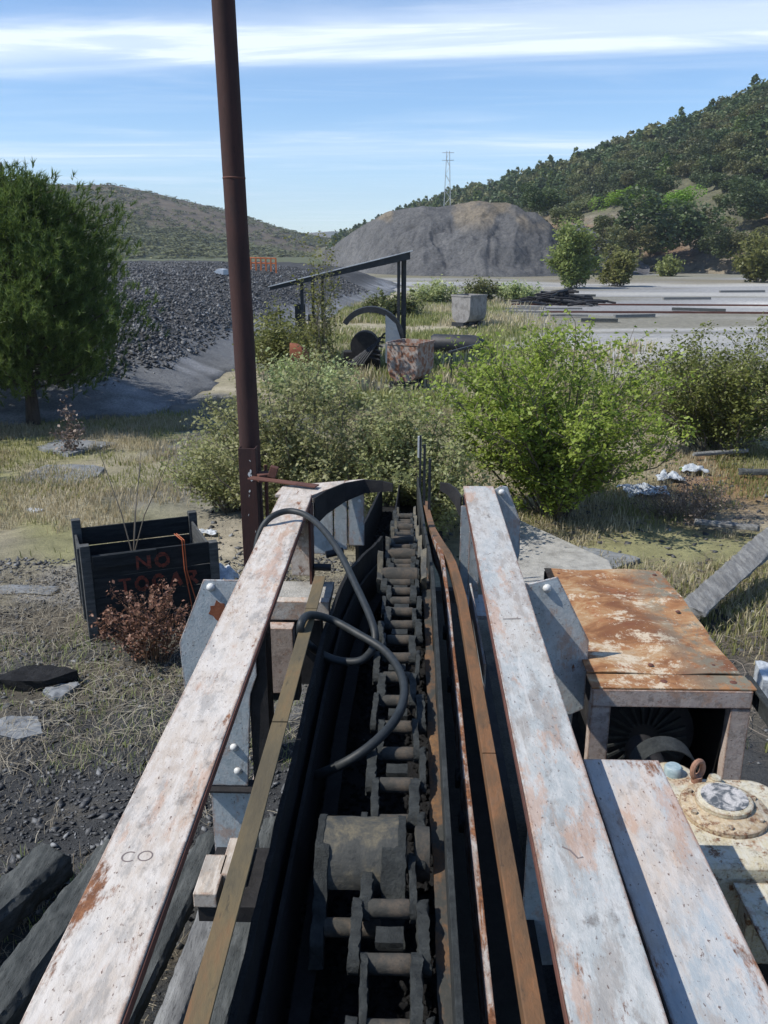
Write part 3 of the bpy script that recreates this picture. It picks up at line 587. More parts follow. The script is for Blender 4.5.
# --- pines on the left
def pine(name, label, loc, hgt, rad, seed, mats=('pine', 'bark'), ntuft=3000, nneed=20):
    rg = np.random.default_rng(seed); T_ = thing(name, label, 'tree', loc); og = Vector(loc); tr = MB()
    tr.tube([og + Vector(p) for p in [(0, 0, -.2), (.03, 0, .5), (-.05, .05, hgt * .4), (0, 0, hgt * .9)]], [.17, .13, .09, .02], 9); part('trunk', tr, mats[1], T_, smooth=True)
    br = MB(); tips = []
    nb = 110
    for i in range(nb):
        z = hgt * (.14 + .78 * (i / nb)); az = i * 2.399 + rg.normal(0, .3); tz = z / hgt
        prof = rad * (1 - abs((tz - .36) / .62) ** 1.9) ** .75 if abs((tz - .36) / .62) < 1 else .1
        ln = max(.25, prof * rg.uniform(.78, 1.10) * (.92 + .16 * math.sin(az * 3 + tz * 9))); d = Vector((math.cos(az), math.sin(az), 0)); p0 = Vector((0, 0, z * .92))
        p1 = p0 + d * ln * .55 + Vector((0, 0, ln * .10)); p2 = p0 + d * ln + Vector((0, 0, ln * .38 * (1 - .5 * tz)))
        br.tube([og + p0, og + p1, og + p2], [.03, .018, .008], 4, False)
        m = max(6, int(ntuft / nb * (ln / rad) * 1.35)); u = rg.uniform(.30, 1.05, m) ** .8; u = u[:, None]
        c = np.array(p0) * (1 - u) ** 2 + 2 * np.array(p1) * u * (1 - u) + np.array(p2) * u * u + np.clip(rg.normal(0, 1, (m, 3)), -1.5, 1.5) * np.array([.21, .21, .17]) * (1.1 + .2 * ln)
        tips.append((c, np.tile(np.array(d) * .55 + np.array([0, 0, 1.]), (m, 1))))
    part('branches', br, mats[1], T_)
    c = np.vstack([a for a, b in tips]); d = np.vstack([b for a, b in tips]); d += rg.normal(0, .25, d.shape); d /= np.linalg.norm(d, axis=1, keepdims=True); m = len(c)
    nd = d[:, None, :] + rg.normal(0, .55, (m, nneed, 3)); nd /= np.linalg.norm(nd, axis=2, keepdims=True); s0 = c[:, None, :] - d[:, None, :] * rg.uniform(0, .14, (m, nneed, 1))
    ln = rg.uniform(.09, .17, (m, nneed, 1)); sd_ = np.cross(nd, rg.normal(size=nd.shape)); sd_ /= np.linalg.norm(sd_, axis=2, keepdims=True)
    v = np.stack([s0 - sd_ * .0085, s0 + sd_ * .0085, s0 + nd * ln], 2).reshape(-1, 3)
    o = link('needles', fast_mesh('needles', v, np.arange(len(v)).reshape(-1, 3), mats[0]), None, T_); o['kind'] = 'stuff'; return T_
pine('pine_tree', 'dense dark round pine standing left of the rusty pole', G(-8.0, 17.6), 5.75, 2.35, 3, ntuft=11000)
pine('pine_tree', 'pine whose tip just shows at the left edge', G(-11.3, 17.0), 5.5, 2.3, 4, ntuft=5000)
pine('pine_tree', 'pine beyond the left edge shading the grass', G(-10.6, 11.6), 4.4, 2.2, 5, ntuft=3500, nneed=14)

# --- trees on the right hill
def crown_mesh(name, kind, mat, seed, nq, s):
    rg = np.random.default_rng(seed); P_ = []
    if kind == 'round':
        for k_ in range(10):
            cc = np.array([rg.normal(0, 1.0), rg.normal(0, 1.0), rg.uniform(1.2, 4.0)]); r_ = rg.uniform(.9, 1.6); u = unit(nq // 10, rg); P_.append(cc + u * r_ * rg.uniform(.75, 1.05, (len(u), 1)) * np.array([1, 1, .85]))
    else:
        z = rg.uniform(.08, 1, nq) ** 1.2; r_ = (1 - z) ** .7 * 2.1 + .12; a = rg.uniform(0, 2 * np.pi, nq); q = rg.uniform(.6, 1.08, nq) + .25 * np.sin(z * 40)
        P_.append(np.stack([np.cos(a) * r_ * q, np.sin(a) * r_ * q, z * 5.6 + .6], 1))
    P_ = np.vstack(P_); P_[:, 2] = np.maximum(P_[:, 2], .15); v, f = leaves(P_, s, rg, .2, .8)
    me = fast_mesh(name, v, f, None); me.materials.append(M[mat]); return me, v, f
spec = [('round', 'oak'), ('round', 'oak'), ('round', 'oak_olive'), ('round', 'oak'), ('round', 'oak_olive'), ('cone', 'oak'), ('cone', 'pine')]
protos = [crown_mesh('hill_tree_crown', k_, m_, 50 + i, 1500 if k_ == 'round' else 900, .20) for i, (k_, m_) in enumerate(spec)]
light = [crown_mesh('hill_tree_far', k_, m_, 80 + i, 200 if k_ == 'round' else 140, .50) for i, (k_, m_) in enumerate(spec)]
cand = []; rg = np.random.default_rng(99)
for i in range(9000):
    p = rg.uniform(334, 860); q = rg.uniform(.02, 1.05) ** .9; pt = hill(p, min(q, 1.1)); dist = math.hypot(pt[0], pt[1])
    if rg.uniform() > (dist / 420) ** 1.2 * 1.0: continue
    gap = float(fbm(pt[0] * .10, pt[2] * .22, 3, 31)); 
    if q < .38 and gap > (.56 if q > .15 else .47) : continue
    if q >= .38 and gap > .70: continue
    cand.append((p, q, pt, dist))
acc = []; cell = {}
for c_ in cand:
    x, y = c_[2][0], c_[2][1]; kx, ky = int(x // 4), int(y // 4); ok = True
    for a in (-1, 0, 1):
        for b in (-1, 0, 1):
            for o_ in cell.get((kx + a, ky + b), ()):
                if (o_[0] - x) ** 2 + (o_[1] - y) ** 2 < 2.9 ** 2: ok = False
    if ok: cell.setdefault((kx, ky), []).append((x, y)); acc.append(c_)
acc.sort(key=lambda c_: (c_[3] if 330 < c_[0] < 775 else 1e4))
nind = 0; farv = {}; 
for i, (p, q, pt, dist) in enumerate(acc):
    t_ = rg.integers(0, 5) if rg.uniform() > (.05 if p > 560 else .30) else rg.integers(5, 7)
    s_ = rg.uniform(.65, 1.15) * (.8 if dist < 190 else 1.0); az = rg.uniform(0, 6.28)
    if i < 285:
        o = bpy.data.objects.new('conifer' if t_ > 4 else 'oak_tree', protos[t_][0]); C.objects.link(o); o.location = (pt[0], pt[1], pt[2] - .3); o.scale = (s_ * 1.05, s_ * 1.05, s_ * rg.uniform(.8, 1.05)); o.rotation_euler.z = az
        o['category'] = 'tree'; o['label'] = 'pointed dark conifer among the oaks on the right hillside' if t_ > 4 else 'round-headed evergreen oak on the wooded right hillside'; o['group'] = 'conifers on the right hill' if t_ > 4 else 'oaks on the right hill'
    else:
        v = light[t_][1] * s_; ca, sa = math.cos(az), math.sin(az); v = np.stack([v[:, 0] * ca - v[:, 1] * sa, v[:, 0] * sa + v[:, 1] * ca, v[:, 2]], 1) + np.array(pt) - [0, 0, .3]
        farv.setdefault(spec[t_][1], []).append(v)
for m_, vs in farv.items():
    v = np.vstack(vs); stuff('distant_woodland', v, np.arange(len(v)).reshape(-1, 4), m_, 'closed wood covering the upper right hillside', 'woodland')
print('hill trees', len(acc))
# single bushes one can tell apart at the foot of the hill
bm = crown_mesh('round_bush_crown', 'round', 'oak', 201, 5000, .10)[0]; bl = crown_mesh('lime_bush_crown', 'round', 'lime', 202, 3200, .11)[0]; bo_ = crown_mesh('olive_bush_crown', 'round', 'oak_olive', 203, 4000, .11)[0]
for px, py, d, w, me, lb in [(700, 252, 150, 40, bo_, 'olive bush between the two dark bushes at the hill foot'), (740, 256, 138, 34, bo_, 'low olive scrub under the terrace near the right edge'), (630, 250, 138, 30, bo_, 'small olive bush tucked at the left side of the widest dark bush'), (560, 226, 150, 28, bo_, 'olive bush on the stony tongue between heap and hill'), (650, 200, 175, 34, bm, 'dark bush between the two lime green bushes'), (690, 236, 150, 30, bo_, 'olive scrub above the gap between the dark bushes'), (650, 258, 146, 80, bm, 'widest dark evergreen bush at the foot of the hill'), (718, 262, 140, 44, bm, 'dark round bush right of the widest dark bush'), (618, 212, 148, 30, bl, 'lime green bush on the slope, left one of two'), (676, 214, 148, 32, bl, 'lime green bush on the slope, right one of two'), (590, 262, 130, 44, bo_, 'olive bush beside the stony tongue of waste'), (606, 238, 150, 34, bo_, 'olive bush left above the widest dark bush'),
                             (745, 224, 152, 50, bm, 'dark bush on the terrace near the right edge'), (703, 178, 205, 36, bm, 'dark tree above the right lime bush'), (536, 214, 139, 36, bm, 'dark bush perched on the shoulder of the spoil heap'), (755, 165, 215, 44, bm, 'dark tree high on the slope at the right edge')]:
    r = ray(px, py); hl = math.hypot(r[0], r[1]); x, y, z = r[0] / hl * d, r[1] / hl * d, EYE + d * r[2] / hl
    o = bpy.data.objects.new('hillside_bush', me); C.objects.link(o); s_ = w * d / 850 / 4.4; o.location = (x, y, z); o.scale = (s_, s_, s_ * .72); o['label'] = lb; o['category'] = 'bush'
# scrub on the left hill and in front of it
vs = []
for i in range(7000):
    p = rg.uniform(-120, 430); q = rg.uniform(.0, 1.03) ** .8; pt = lhill(p, q)
    if float(fbm(pt[0] * .008, pt[1] * .008, 5, 13)) < .46 + .10 * rg.uniform(-1, 1) and rg.uniform() > .25: continue
    v = light[int(rg.integers(0, 5))][1][:64]; v = (v - v.mean(0)) * np.array([1.0, 1.0, .9]) * np.array([1.3, 1.3, .55]) * rg.uniform(.7, 1.4) + pt + [0, 0, .8]; vs.append(v)
v = np.vstack(vs); stuff('distant_woodland', v, np.arange(len(v)).reshape(-1, 4), 'oak_olive', 'brownish scrub wood over the far left hill', 'woodland')

# --- grass, straw, chips
def scatter(n, x0, x1, y0, y1, fn, seed):
    rg_ = np.random.default_rng(seed); x = rg_.uniform(x0, x1, n); y = y0 + (y1 - y0) * rg_.uniform(0, 1, n); k_ = rg_.uniform(0, 1, n) < fn(x, y); x, y = x[k_], y[k_]
    k2 = (np.abs(x) < .52 * y + 2.2) & ~((x > -.75) & (x < .62) & (y < 5.6)); x, y = x[k2], y[k2]
    return np.stack([x, y, gh(x, y)], 1), rg_
pathm = lambda x, y: 1 - .9 * np.exp(-((x + 2.6 + .05 * (y - 14)) / .95) ** 2) * sst(8, 10, y)
P, rg_ = scatter(120000, -12, 1, 8.6, 21, lambda x, y: sst(.40, .58, fbm(x * .9, y * .9, 3, 3)) * pathm(x, y) * sst(8.4, 10, y), 1)
v, f = blades(P, .12, .006, .8, rg_); stuff('dry_grass', v, f, 'grass_dry', 'dry yellow grass around the crate and pine', 'grass')
P, rg_ = scatter(60000, -12, 1, 9.4, 22, lambda x, y: sst(.50, .64, fbm(x * .7, y * .7, 3, 5)) * pathm(x, y), 2)
v, f = blades(P, .10, .007, .7, rg_); stuff('green_grass', v, f, 'grass_green', 'greener grass between the dry tufts on the left', 'grass')
P, rg_ = scatter(150000, .9, 13, 6.2, 22, lambda x, y: sst(.42, .6, fbm(x * 1.1, y * 1.1, 3, 7)) * .8, 3)
v, f = blades(P, .11, .006, .8, rg_); stuff('dry_grass', v, f, 'grass_dry', 'dry grass right of the conveyor', 'grass')
P, rg_ = scatter(100000, .9, 13, 5.5, 22, lambda x, y: sst(.47, .6, fbm(x * .8, y * .8, 3, 9)), 4)
v, f = blades(P, .11, .007, .7, rg_); stuff('green_grass', v, f, 'grass_green', 'green grass right of the conveyor', 'grass')
P, rg_ = scatter(80000, -4, 10, 19, 60, lambda x, y: sst(.36, .56, fbm(x * .4, y * .4, 3, 11)) * (1 - sst(0, 4, x - 4 + (y - 35) * -.02) * sst(28, 36, y)) * sst(6, 2, x - 1), 5)
v, f = blades(P, .28, .022, .5, rg_); stuff('rough_grass', v, f, 'grass_green', 'rough grass around the mine tubs', 'grass')
P, rg_ = scatter(30000, -4, 9, 19, 64, lambda x, y: sst(.5, .66, fbm(x * .5, y * .5, 3, 12)) * (1 - sst(0, 4, x - 4) * sst(30, 36, y)), 6)
v, f = blades(P, .4, .025, .5, rg_); stuff('rough_grass', v, f, 'grass_dry', 'dry rough grass around the mine tubs', 'grass')
P, rg_ = scatter(50000, -6, -.5, 2.3, 9.2, lambda x, y: .5 * sst(.50, .64, fbm(x * 1.5, y * 1.5, 3, 13)), 7)
v, f = blades(P, .06, .0022, 1.2, rg_); stuff('dry_grass', v, f, 'straw', 'thin dead grass on the slate ground at the left', 'grass')
P, rg_ = scatter(16000, -5, -.5, 2.3, 8.4, lambda x, y: sst(.56, .66, fbm(x * 1.3, y * 1.3, 3, 15)), 8)
v, f = blades(P, .06, .003, .9, rg_); stuff('green_grass', v, f, 'grass_green', 'small green weeds on the slate ground', 'grass')
def stalks(n, x0, x1, y0, y1, ln, w, seed, zoff=.02, fn=None):
    """long bent dead stems lying and arching over the ground"""
    rg_ = np.random.default_rng(seed); x = rg_.uniform(x0, x1, n); y = rg_.uniform(y0, y1, n)
    if fn is not None: k_ = rg_.uniform(0, 1, n) < fn(x, y); x, y = x[k_], y[k_]; n = len(x)
    az = rg_.uniform(0, 6.28, n); L_ = ln * rg_.uniform(.4, 1.4, n); hz = rg_.uniform(.0, .22, n) * L_; cv_ = rg_.normal(0, .25, n) * L_
    d = np.stack([np.cos(az), np.sin(az)], 1); s = np.stack([-np.sin(az), np.cos(az)], 1); R_ = []
    for q in np.linspace(0, 1, 6):
        b = 4 * q * (1 - q); xy = np.stack([x, y], 1) + d * (L_ * q)[:, None] + s * (cv_ * b)[:, None]
        z = gh(xy[:, 0], xy[:, 1]) + zoff + hz * b; c = np.column_stack([xy, z]); R_.append(np.stack([c - np.column_stack([s * w, np.zeros(n)]), c + np.column_stack([s * w, np.zeros(n) + w * .6])], 1))
    v = np.stack(R_, 1).reshape(-1, 3); b = np.arange(n)[:, None] * 12; f = np.concatenate([b + np.array([[2 * i, 2 * i + 1, 2 * i + 3, 2 * i + 2]]) for i in range(5)]); return v, f
stuff('fallen_stalks', *stalks(11000, -4.6, -.6, 2.2, 9, .24, .0013, 21, fn=lambda x, y: sst(.36, .58, fbm(x * 1.2, y * 1.2, 3, 17))), 'straw', 'bleached dead stalks lying over the slate ground at the left', 'litter')
stuff('fallen_stalks', *stalks(6000, 1.6, 7, 1, 12, .35, .0022, 22, fn=lambda x, y: sst(.4, .6, fbm(x, y, 3, 18))), 'straw', 'dead stalks lying in the grass at the right', 'litter')
n = 46000; x = RNG.uniform(-6.5, -.2, n); y = 2.2 + 7.2 * RNG.uniform(0, 1, n); k = (x > -.55 * y - 1) & (RNG.uniform(0, 1, n) < .35 + sst(.4, .6, fbm(x * .9, y * .9, 3, 20)))
x, y = x[k], y[k]; sz = .006 + .040 * RNG.uniform(0, 1, len(x)) ** 4; stuff('slate_chips', *chips(np.stack([x, y, gh(x, y) + .004], 1), sz, .4), 'slate', 'dark slate chips on the ground at the left', 'chips')
n = 22000; x = RNG.uniform(-3, 9, n); y = RNG.uniform(0, 30, n) ** 1.0; k = (x > 1.7) | ((y > 9)) | ((x > .9) & (y > 5)); x, y = x[k], y[k]; sz = .012 + .07 * RNG.uniform(0, 1, len(x)) ** 5
stuff('slate_chips', *chips(np.stack([x, y, gh(x, y) + .004], 1), sz, .4), 'slate', 'slate chips strewn in the grass', 'chips')
# ============================================================ THE CONVEYOR
def lerp(a, b, t_): return a + (b - a) * t_
conv = thing('chain_conveyor', 'long chain conveyor head framed by two weathered painted planks', 'conveyor', (0, 3, 0))
def plank(path, w, th, mat, label, sag=.004):
    """a long flange plate with slightly uneven edges"""
    P_ = []; rg_ = random.Random(hash(label) % 999)
    n_ = 34; mb = MB(); (a, b) = path; pts = []
    for i in range(n_ + 1):
        q = i / n_; p = Vector(a).lerp(Vector(b), q); p.z += math.sin(q * 9) * sag * .5; pts.append(p)
    mb.bar(pts, [w * (1 + .008 * rg_.uniform(-1, 1)) for _ in pts], th); return mb
lab = 'pinkish white rust-stained top plank of the frame, left side'
LP0, LP1 = (-.628, .85, 2.1), (-.672, 4.86, 2.1)
RP0, RP1 = (.405, .85, 2.1), (.430, 5.08, 2.1)
mb = plank((LP0, LP1), .190, .022, None, lab); lp = part('top_plank', mb, 'paint_pink', conv, .003, label=lab)
mb = plank((RP0, RP1), .186, .022, None, 'r'); rp = part('top_plank', mb, 'paint_blue', conv, .003, label='blue-grey weathered top plank of the frame, right side')
# rusty edge angle along the left plank and webs under both
mb = MB(); mb.bar([(-.530, .85, 2.096), (-.574, 4.82, 2.096)], .005, .026); part('edge_strip', mb, 'rust_dark', conv, .002)
mb = MB(); mb.bar([(.309, .85, 2.096), (.334, 4.9, 2.096)], .005, .024); part('edge_strip', mb, 'rust_dark', conv, .002)
for x0, x1, ye in ((-.66, -.73, 4.8), (.45, .48, 4.9)):
    mb = MB(); mb.bar([(x0, .9, 2.076), (x1, ye, 2.076)], .012, .17); part('web_plate', mb, 'dark_inside', conv)  # near-black colour paints in the shade under the planks
# lettering and scuffs chalked on the planks
def stroke(mb, pts, c, s, z, w=.0035, rot=0):
    cr, sr = math.cos(rot), math.sin(rot); mb.bar([(c[0] + (x * cr - y * sr) * s, c[1] + (x * sr + y * cr) * s, z) for x, y in pts], w, .0015)
circ = lambda a0, a1, rx=.5, ry=.5, cx=0, cy=0, n_=14: [(cx + rx * math.cos(R(lerp(a0, a1, i / n_))), cy + ry * math.sin(R(lerp(a0, a1, i / n_)))) for i in range(n_ + 1)]
mb = MB(); stroke(mb, circ(50, 310), (-.665, 1.690), .034, 2.1025, rot=.1); MBO = MB(); stroke(MBO, circ(0, 360), (-.627, 1.694), .034, 2.1025, rot=.1)
part('chalked_letter', mb, 'marker', conv, label='faint dark letter C on the left plank'); part('chalked_letter', MBO, 'marker', conv, label='faint dark letter O on the left plank')
mb = MB(); stroke(mb, [(-.5, .4), (-.1, .1), (.2, -.5), (.5, -.4)], (.405, 1.74), .045, 2.1025, .005); part('scratch_mark', mb, 'marker', conv); mb = MB(); stroke(mb, [(-.3, 0), (.6, .1)], (.40, 3.1), .08, 2.1025, .003); part('scratch_mark', mb, 'marker', conv)

# transverse gusset plates with bolt heads
def gusset(pts, y, th, mat, bolts, label=None, rb=.020):
    mb = MB(); mb.prism([(x, y, z) for x, z in pts], (0, th, 0)); g = part('gusset_plate', mb, mat, conv, .003, label=label)
    for x, z in bolts:
        b = MB(); b.dome((x, y - .001, z), rb, .018, (0, -1, 0)); part('bolt', b, 'bolt', g, smooth=True)
gusset([(.545, 2.075), (.665, 2.109), (.824, 1.80), (.825, 1.45), (.765, 1.42), (.50, 1.42), (.50, 2.075)], 3.54, .010, 'paint_plate', [(.62, 2.056)], 'grey bevelled plate sticking out right of the right plank')
gusset([(-.70, 2.076), (-.922, 2.076), (-1.054, 1.76), (-1.046, 1.54), (-.97, 1.0), (-.77, 1.0), (-.735, 1.50), (-.70, 1.6)], 3.54, .010, 'paint_plate', [(-.889, 2.042), (-.827, 1.216), (-.815, 1.085)], 'grey-white bevelled plate with bolts under the left plank')
# rust scab on the left plate
mb = MB(); mb.prism([(-.862 + .042 * math.cos(a) * q, 3.5385, 1.925 + .045 * math.sin(a) * q) for a, q in zip(np.linspace(0, 6.0, 15), (1, .8, 1.1, .9, 1.2, .7, 1, .85, 1.15, .8, .95, 1.2, .8, 1.05, .9))], (0, .002, 0)); part('rust_patch', mb, 'rust_red', conv)
mb = MB(); mb.bb((-.99, 3.50, .985), (-.745, 3.60, .995)); mb.bb((-.742, 3.552, .996), (-.655, 3.70, 1.95)); part('leg_flange', mb, 'dark_inside', conv)
mb = MB(); mb.bb((-.955, 3.545, -.1), (-.755, 3.555, .98)); mb.bb((-.765, 3.556, -.1), (-.755, 3.66, .98)); part('leg', mb, 'paint_plate', conv, .003)
mb = MB(); mb.bb((.60, 3.56, -.1), (.78, 3.57, 1.41)); part('leg', mb, 'paint_plate', conv, .003)
gusset([(.481, 2.075), (.56, 2.125), (.60, 2.118), (.685, 1.908), (.694, 1.70), (.66, 1.45), (.46, 1.45), (.46, 2.075)], 5.0, .010, 'paint_plate', [(.565, 2.085)], 'grey bevelled plate at the far end of the right plank')
# far end of the left side: curved plate, its shade put into a near-black colour, above bright panels
cur = [(-.556, 4.78), (-.50, 4.92), (-.40, 5.07), (-.28, 5.16), (-.16, 5.15), (-.10, 5.12)]
mb = MB(); mb.bar([(x, y, 2.10 + .016 * math.sin(i / 5 * 3.14)) for i, (x, y) in enumerate(cur)], .010, [.17, .15, .12, .09, .07, .05]); part('curved_plate', mb, 'dark_inside', conv)
mb = MB(); mb.prism([(-.80, 4.86, 2.078), (-.57, 4.86, 2.078), (-.50, 4.98, 2.078), (-.28, 5.17, 2.078), (-.28, 5.24, 2.078), (-.78, 5.06, 2.078)], (0, 0, .02)); part('end_plate', mb, 'paint_pink', conv, .002)
for i, (x0, x1, zb) in enumerate(((-.615, -.487, 1.60), (-.478, -.395, 1.63), (-.386, -.285, 1.66))):
    mb = MB(); mb.bb((x0, 5.20, zb), (x1, 5.21, 2.03)); p_ = part('back_panel', mb, 'paint_plate', conv, .002)
    b = MB(); b.dome((x1 - .03, 5.199, 1.96), .013, .010, (0, -1, 0)); part('bolt', b, 'bolt', p_, smooth=True)
mb = MB(); mb.bb((-.70, 4.76, 1.62), (-.575, 4.77, 2.075)); part('back_panel', mb, 'paint_pink', conv, .002)
mb = MB(); mb.bb((-.575, 4.62, 1.62), (-.562, 4.77, 2.076)); part('web_plate', mb, 'rust_dark', conv)
mb = MB(); mb.tube([(-.56, 4.70, 1.70), (-.46, 4.72, 1.69)], .022, 10); part('pipe_stub', mb, 'steel_black', conv, smooth=True); mb = MB(); mb.tube([(-.50, 4.86, 1.72), (-.40, 4.9, 1.73)], .022, 10); part('pipe_stub', mb, 'steel_black', conv, smooth=True)
mb = MB(); mb.bb((-.80, 4.46, 1.56), (-.44, 4.72, 1.60)); part('shelf_plate', mb, 'concrete', conv, .003)
mb = MB(); mb.bb((-.80, 4.38, 1.50), (-.44, 4.45, 1.612)); part('cross_beam', mb, 'paint_pink', conv, .003)
mb = MB(); mb.bb((-.79, 3.84, 1.34), (-.57, 3.92, 1.70)); part('cross_beam', mb, 'paint_frame', conv, .003)
mb = MB(); mb.bb((-.95, 3.93, 1.25), (-.56, 4.03, 1.42)); part('cross_beam', mb, 'dark_inside', conv); mb = MB(); mb.bb((-.95, 4.47, 1.05), (-.5, 4.6, 1.5)); part('cross_beam', mb, 'dark_inside', conv)
for x0, y0, x1, y1 in ((-.690, 2.25, -.612, 2.44), (-.625, 2.34, -.575, 2.53)):
    mb = MB(); mb.bb((x0, y0, 1.445), (x1, y1, 1.50)); part('mounting_block', mb, 'paint_pink', conv, .004)
mb = MB(); mb.bb((-.68, 2.26, 1.38), (-.40, 2.55, 1.443)); part('bracket', mb, 'dark_inside', conv, .003)
# far end of the right side
mb = MB(); mb.bar([(.312, 4.86, 2.094), (.29, 5.02, 2.10), (.25, 5.14, 2.10), (.20, 5.2, 2.09)], .010, [.13, .11, .08, .05]); part('curved_plate', mb, 'dark_inside', conv)  # shade put into the near-black colour, as on the left plate
for x, y in ((.305, 4.75), (.335, 4.45), (.33, 5.0)):
    mb = MB(); mb.bb((x, y, 1.5), (x + .06, y + .008, 2.07)); part('web_plate', mb, 'paint_plate', conv, .002)
mb = MB(); mb.bb((.318, 3.2, 1.62), (.328, 4.1, 1.85)); part('web_plate', mb, 'paint_plate', conv, .002)
mb = MB(); mb.bb((.27, 4.2, 1.60), (.44, 4.5, 1.62)); part('shelf_plate', mb, 'paint_plate', conv, .002)

# course of the trough: level to the crest, then dipping away
def drop(y): return 0 if y < 4.1 else -.19 * (y - 4.1) * (1 - math.exp(-(y - 4.1) * 2.2))
ys = [.8, 1.5, 2.2, 2.9, 3.5, 3.9, 4.2, 4.45, 4.7, 4.9, 5.1, 5.3, 5.6, 6, 7, 8.5, 10.5]
def side(xs, ys_, z): return [(float(np.interp(y, xs[0], xs[1])), y, z + drop(y)) for y in ys_]
LW = ([.8, 3.4, 4.0, 4.4, 4.8, 5.2, 5.6, 10.5], [-.368, -.350, -.335, -.31, -.25, -.19, -.165, -.15])
RW = ([.8, 4.2, 5.0, 6.0, 10.5], [.128, .140, .135, .12, .10])
# left rail: lengths with a joint, angle section
RLX = lambda y: lerp(-.402, -.402, (y - 1.2) / 2.3)
for a, b in ((.8, 2.36), (2.368, 3.25), (3.256, 3.62)):
    yy = [a, (a + b) / 2, b]; mb = MB(); mb.bar([(RLX(y), y, 2.07) for y in yy], .050, .008); mb.bar([(RLX(y) - .018, y, 2.061) for y in yy], .006, .12); part('side_rail', mb, 'rail_yellow', conv, .0015, label='yellow-brown rail along the left of the trough')
def dropc(y): return 0 if y < 3.75 else -.17 * (y - 3.75) * (1 - math.exp(-(y - 3.75) * 2.2))
def sidec(xs, ys_, z): return [(float(np.interp(y, xs[0], xs[1])), y, z + dropc(y)) for y in ys_]
LW = ([.8, 3.0, 3.5, 3.9, 4.3, 4.7, 5.1, 10.5], [-.352, -.345, -.325, -.285, -.235, -.18, -.155, -.14])
RW = ([.8, 3.8, 4.6, 5.6, 10.5], [.114, .122, .120, .11, .095])
rgl = random.Random(4)
mb = MB(); yy = [.8 + i * .05 for i in range(86)]; mb.bar([(float(np.interp(y, *LW)) + .012 * (float(fbm(y * 6, .5, 3, 2)) - .5), y, 2.0 + dropc(y) + .03 * (float(fbm(y * 7, 3.5, 4, 3)) - .5)) for y in yy if y < 5.0], .016, .25); part('rubber_lip', mb, 'coal_black', conv)
mb = MB(); mb.bar([(x + .035, y, z) for x, y, z in sidec(LW, ys, 1.90)], .012, .50); part('trough_wall', mb, 'coal_black', conv)
mb = MB(); mb.bar([(float(np.interp(y, *LW)) * .72, y, 1.74 + dropc(y)) for y in ys if y < 5.2], .05, .02); part('guide_rail', mb, 'coal_black', conv)
mb = MB(); mb.bar(sidec(RW, ys, 1.975), .016, .45); part('trough_wall', mb, 'coal_steel', conv, .002)
yy = [.9 + i * .03 for i in range(130)]
mb = MB(); mb.bar([(.094, y, 1.865 + dropc(y)) for y in yy if y < 4.6], [.022 + .03 * float(fbm(y * 9, 1.3, 4, 8)) for y in yy if y < 4.6], .010); part('wear_strip', mb, 'wear', conv)
mb = MB(); mb.bar([(-.10, y, 1.60 + dropc(y)) for y in ys], .46, .02); part('trough_floor', mb, 'coal_black', conv)
mb = MB(); mb.bar([(-.01, y, 1.30 + dropc(y)) for y in ys if y < 6.1], .78, .012); part('added_dark_sheet', mb, 'coal_black', conv)  # black sheet added below so the gaps beside the chain stay dark
for y in (1.2, 2.7, 4.0, 6.5, 9.5):
    mb = MB(); mb.bb((-.42, y, 1.16 + dropc(y)), (.40, y + .08, 1.28 + dropc(y))); part('cross_beam', mb, 'dark_inside', conv)
    for x in (-.40, .33):
        mb = MB(); mb.bb((x, y, -.1), (x + .07, y + .07, 1.16 + dropc(y))); part('leg', mb, 'dark_inside', conv)
# chipped white strip and rusty rail on the right, rail in lengths
mb = MB(); yy = [.8 + i * .1 for i in range(53)]; mb.bar([(float(np.interp(y, [.8, 4.6, 5.2, 6], [.192, .190, .165, .15])) + .001 * math.sin(i * .7), y, 1.90 + drop(y) * .9) for i, y in enumerate(yy)], .018, .16); part('edge_strip', mb, 'rust_strip', conv, .002, label='chipped white edge strip right of the chain')
for a, b in ((.8, 2.46), (2.466, 4.55), (4.556, 7.2)):
    yy = np.linspace(a, b, 9); mb = MB(); P_ = [(float(np.interp(y, [.8, 3.8, 4.4, 5.0, 5.6, 7.2], [.290, .262, .232, .192, .165, .145])), y, 1.905 + drop(y) * .9) for y in yy]
    mb.bar(P_, .042, .006); mb.bar([(x - .020, y, z - .001) for x, y, z in P_], .006, .05); part('side_rail', mb, 'rail_rust', conv, .0015, label='orange-brown rail between the white strip and the right plank')
for y in (2.22, 2.45, 3.1, 3.6):
    b = MB(); b.dome((.184, y, 1.82), .013, .014, (-1, 0, .2)); part('bolt', b, 'coal_steel', conv, smooth=True)
    b = MB(); b.box((.176, y + .05, 1.78), (.02, .05, .05), Matrix.Rotation(.4, 3, 'X')); part('lug', b, 'coal_steel', conv, .004)
# thin upright bars at the throat
for x, y, z0, z1 in ((.118, 6.9, .9, 1.95), (.155, 6.6, .9, 1.90), (.10, 8.2, .6, 1.75)):
    mb = MB(); mb.bb((x, y, z0), (x + .022, y + .02, z1)); part('upright_bar', mb, 'steel_black', conv)
mb = MB(); mb.bb((.085, 8.3, 1.5), (.125, 8.32, 1.72)); part('tag_plate', mb, 'bolt', conv, .002)
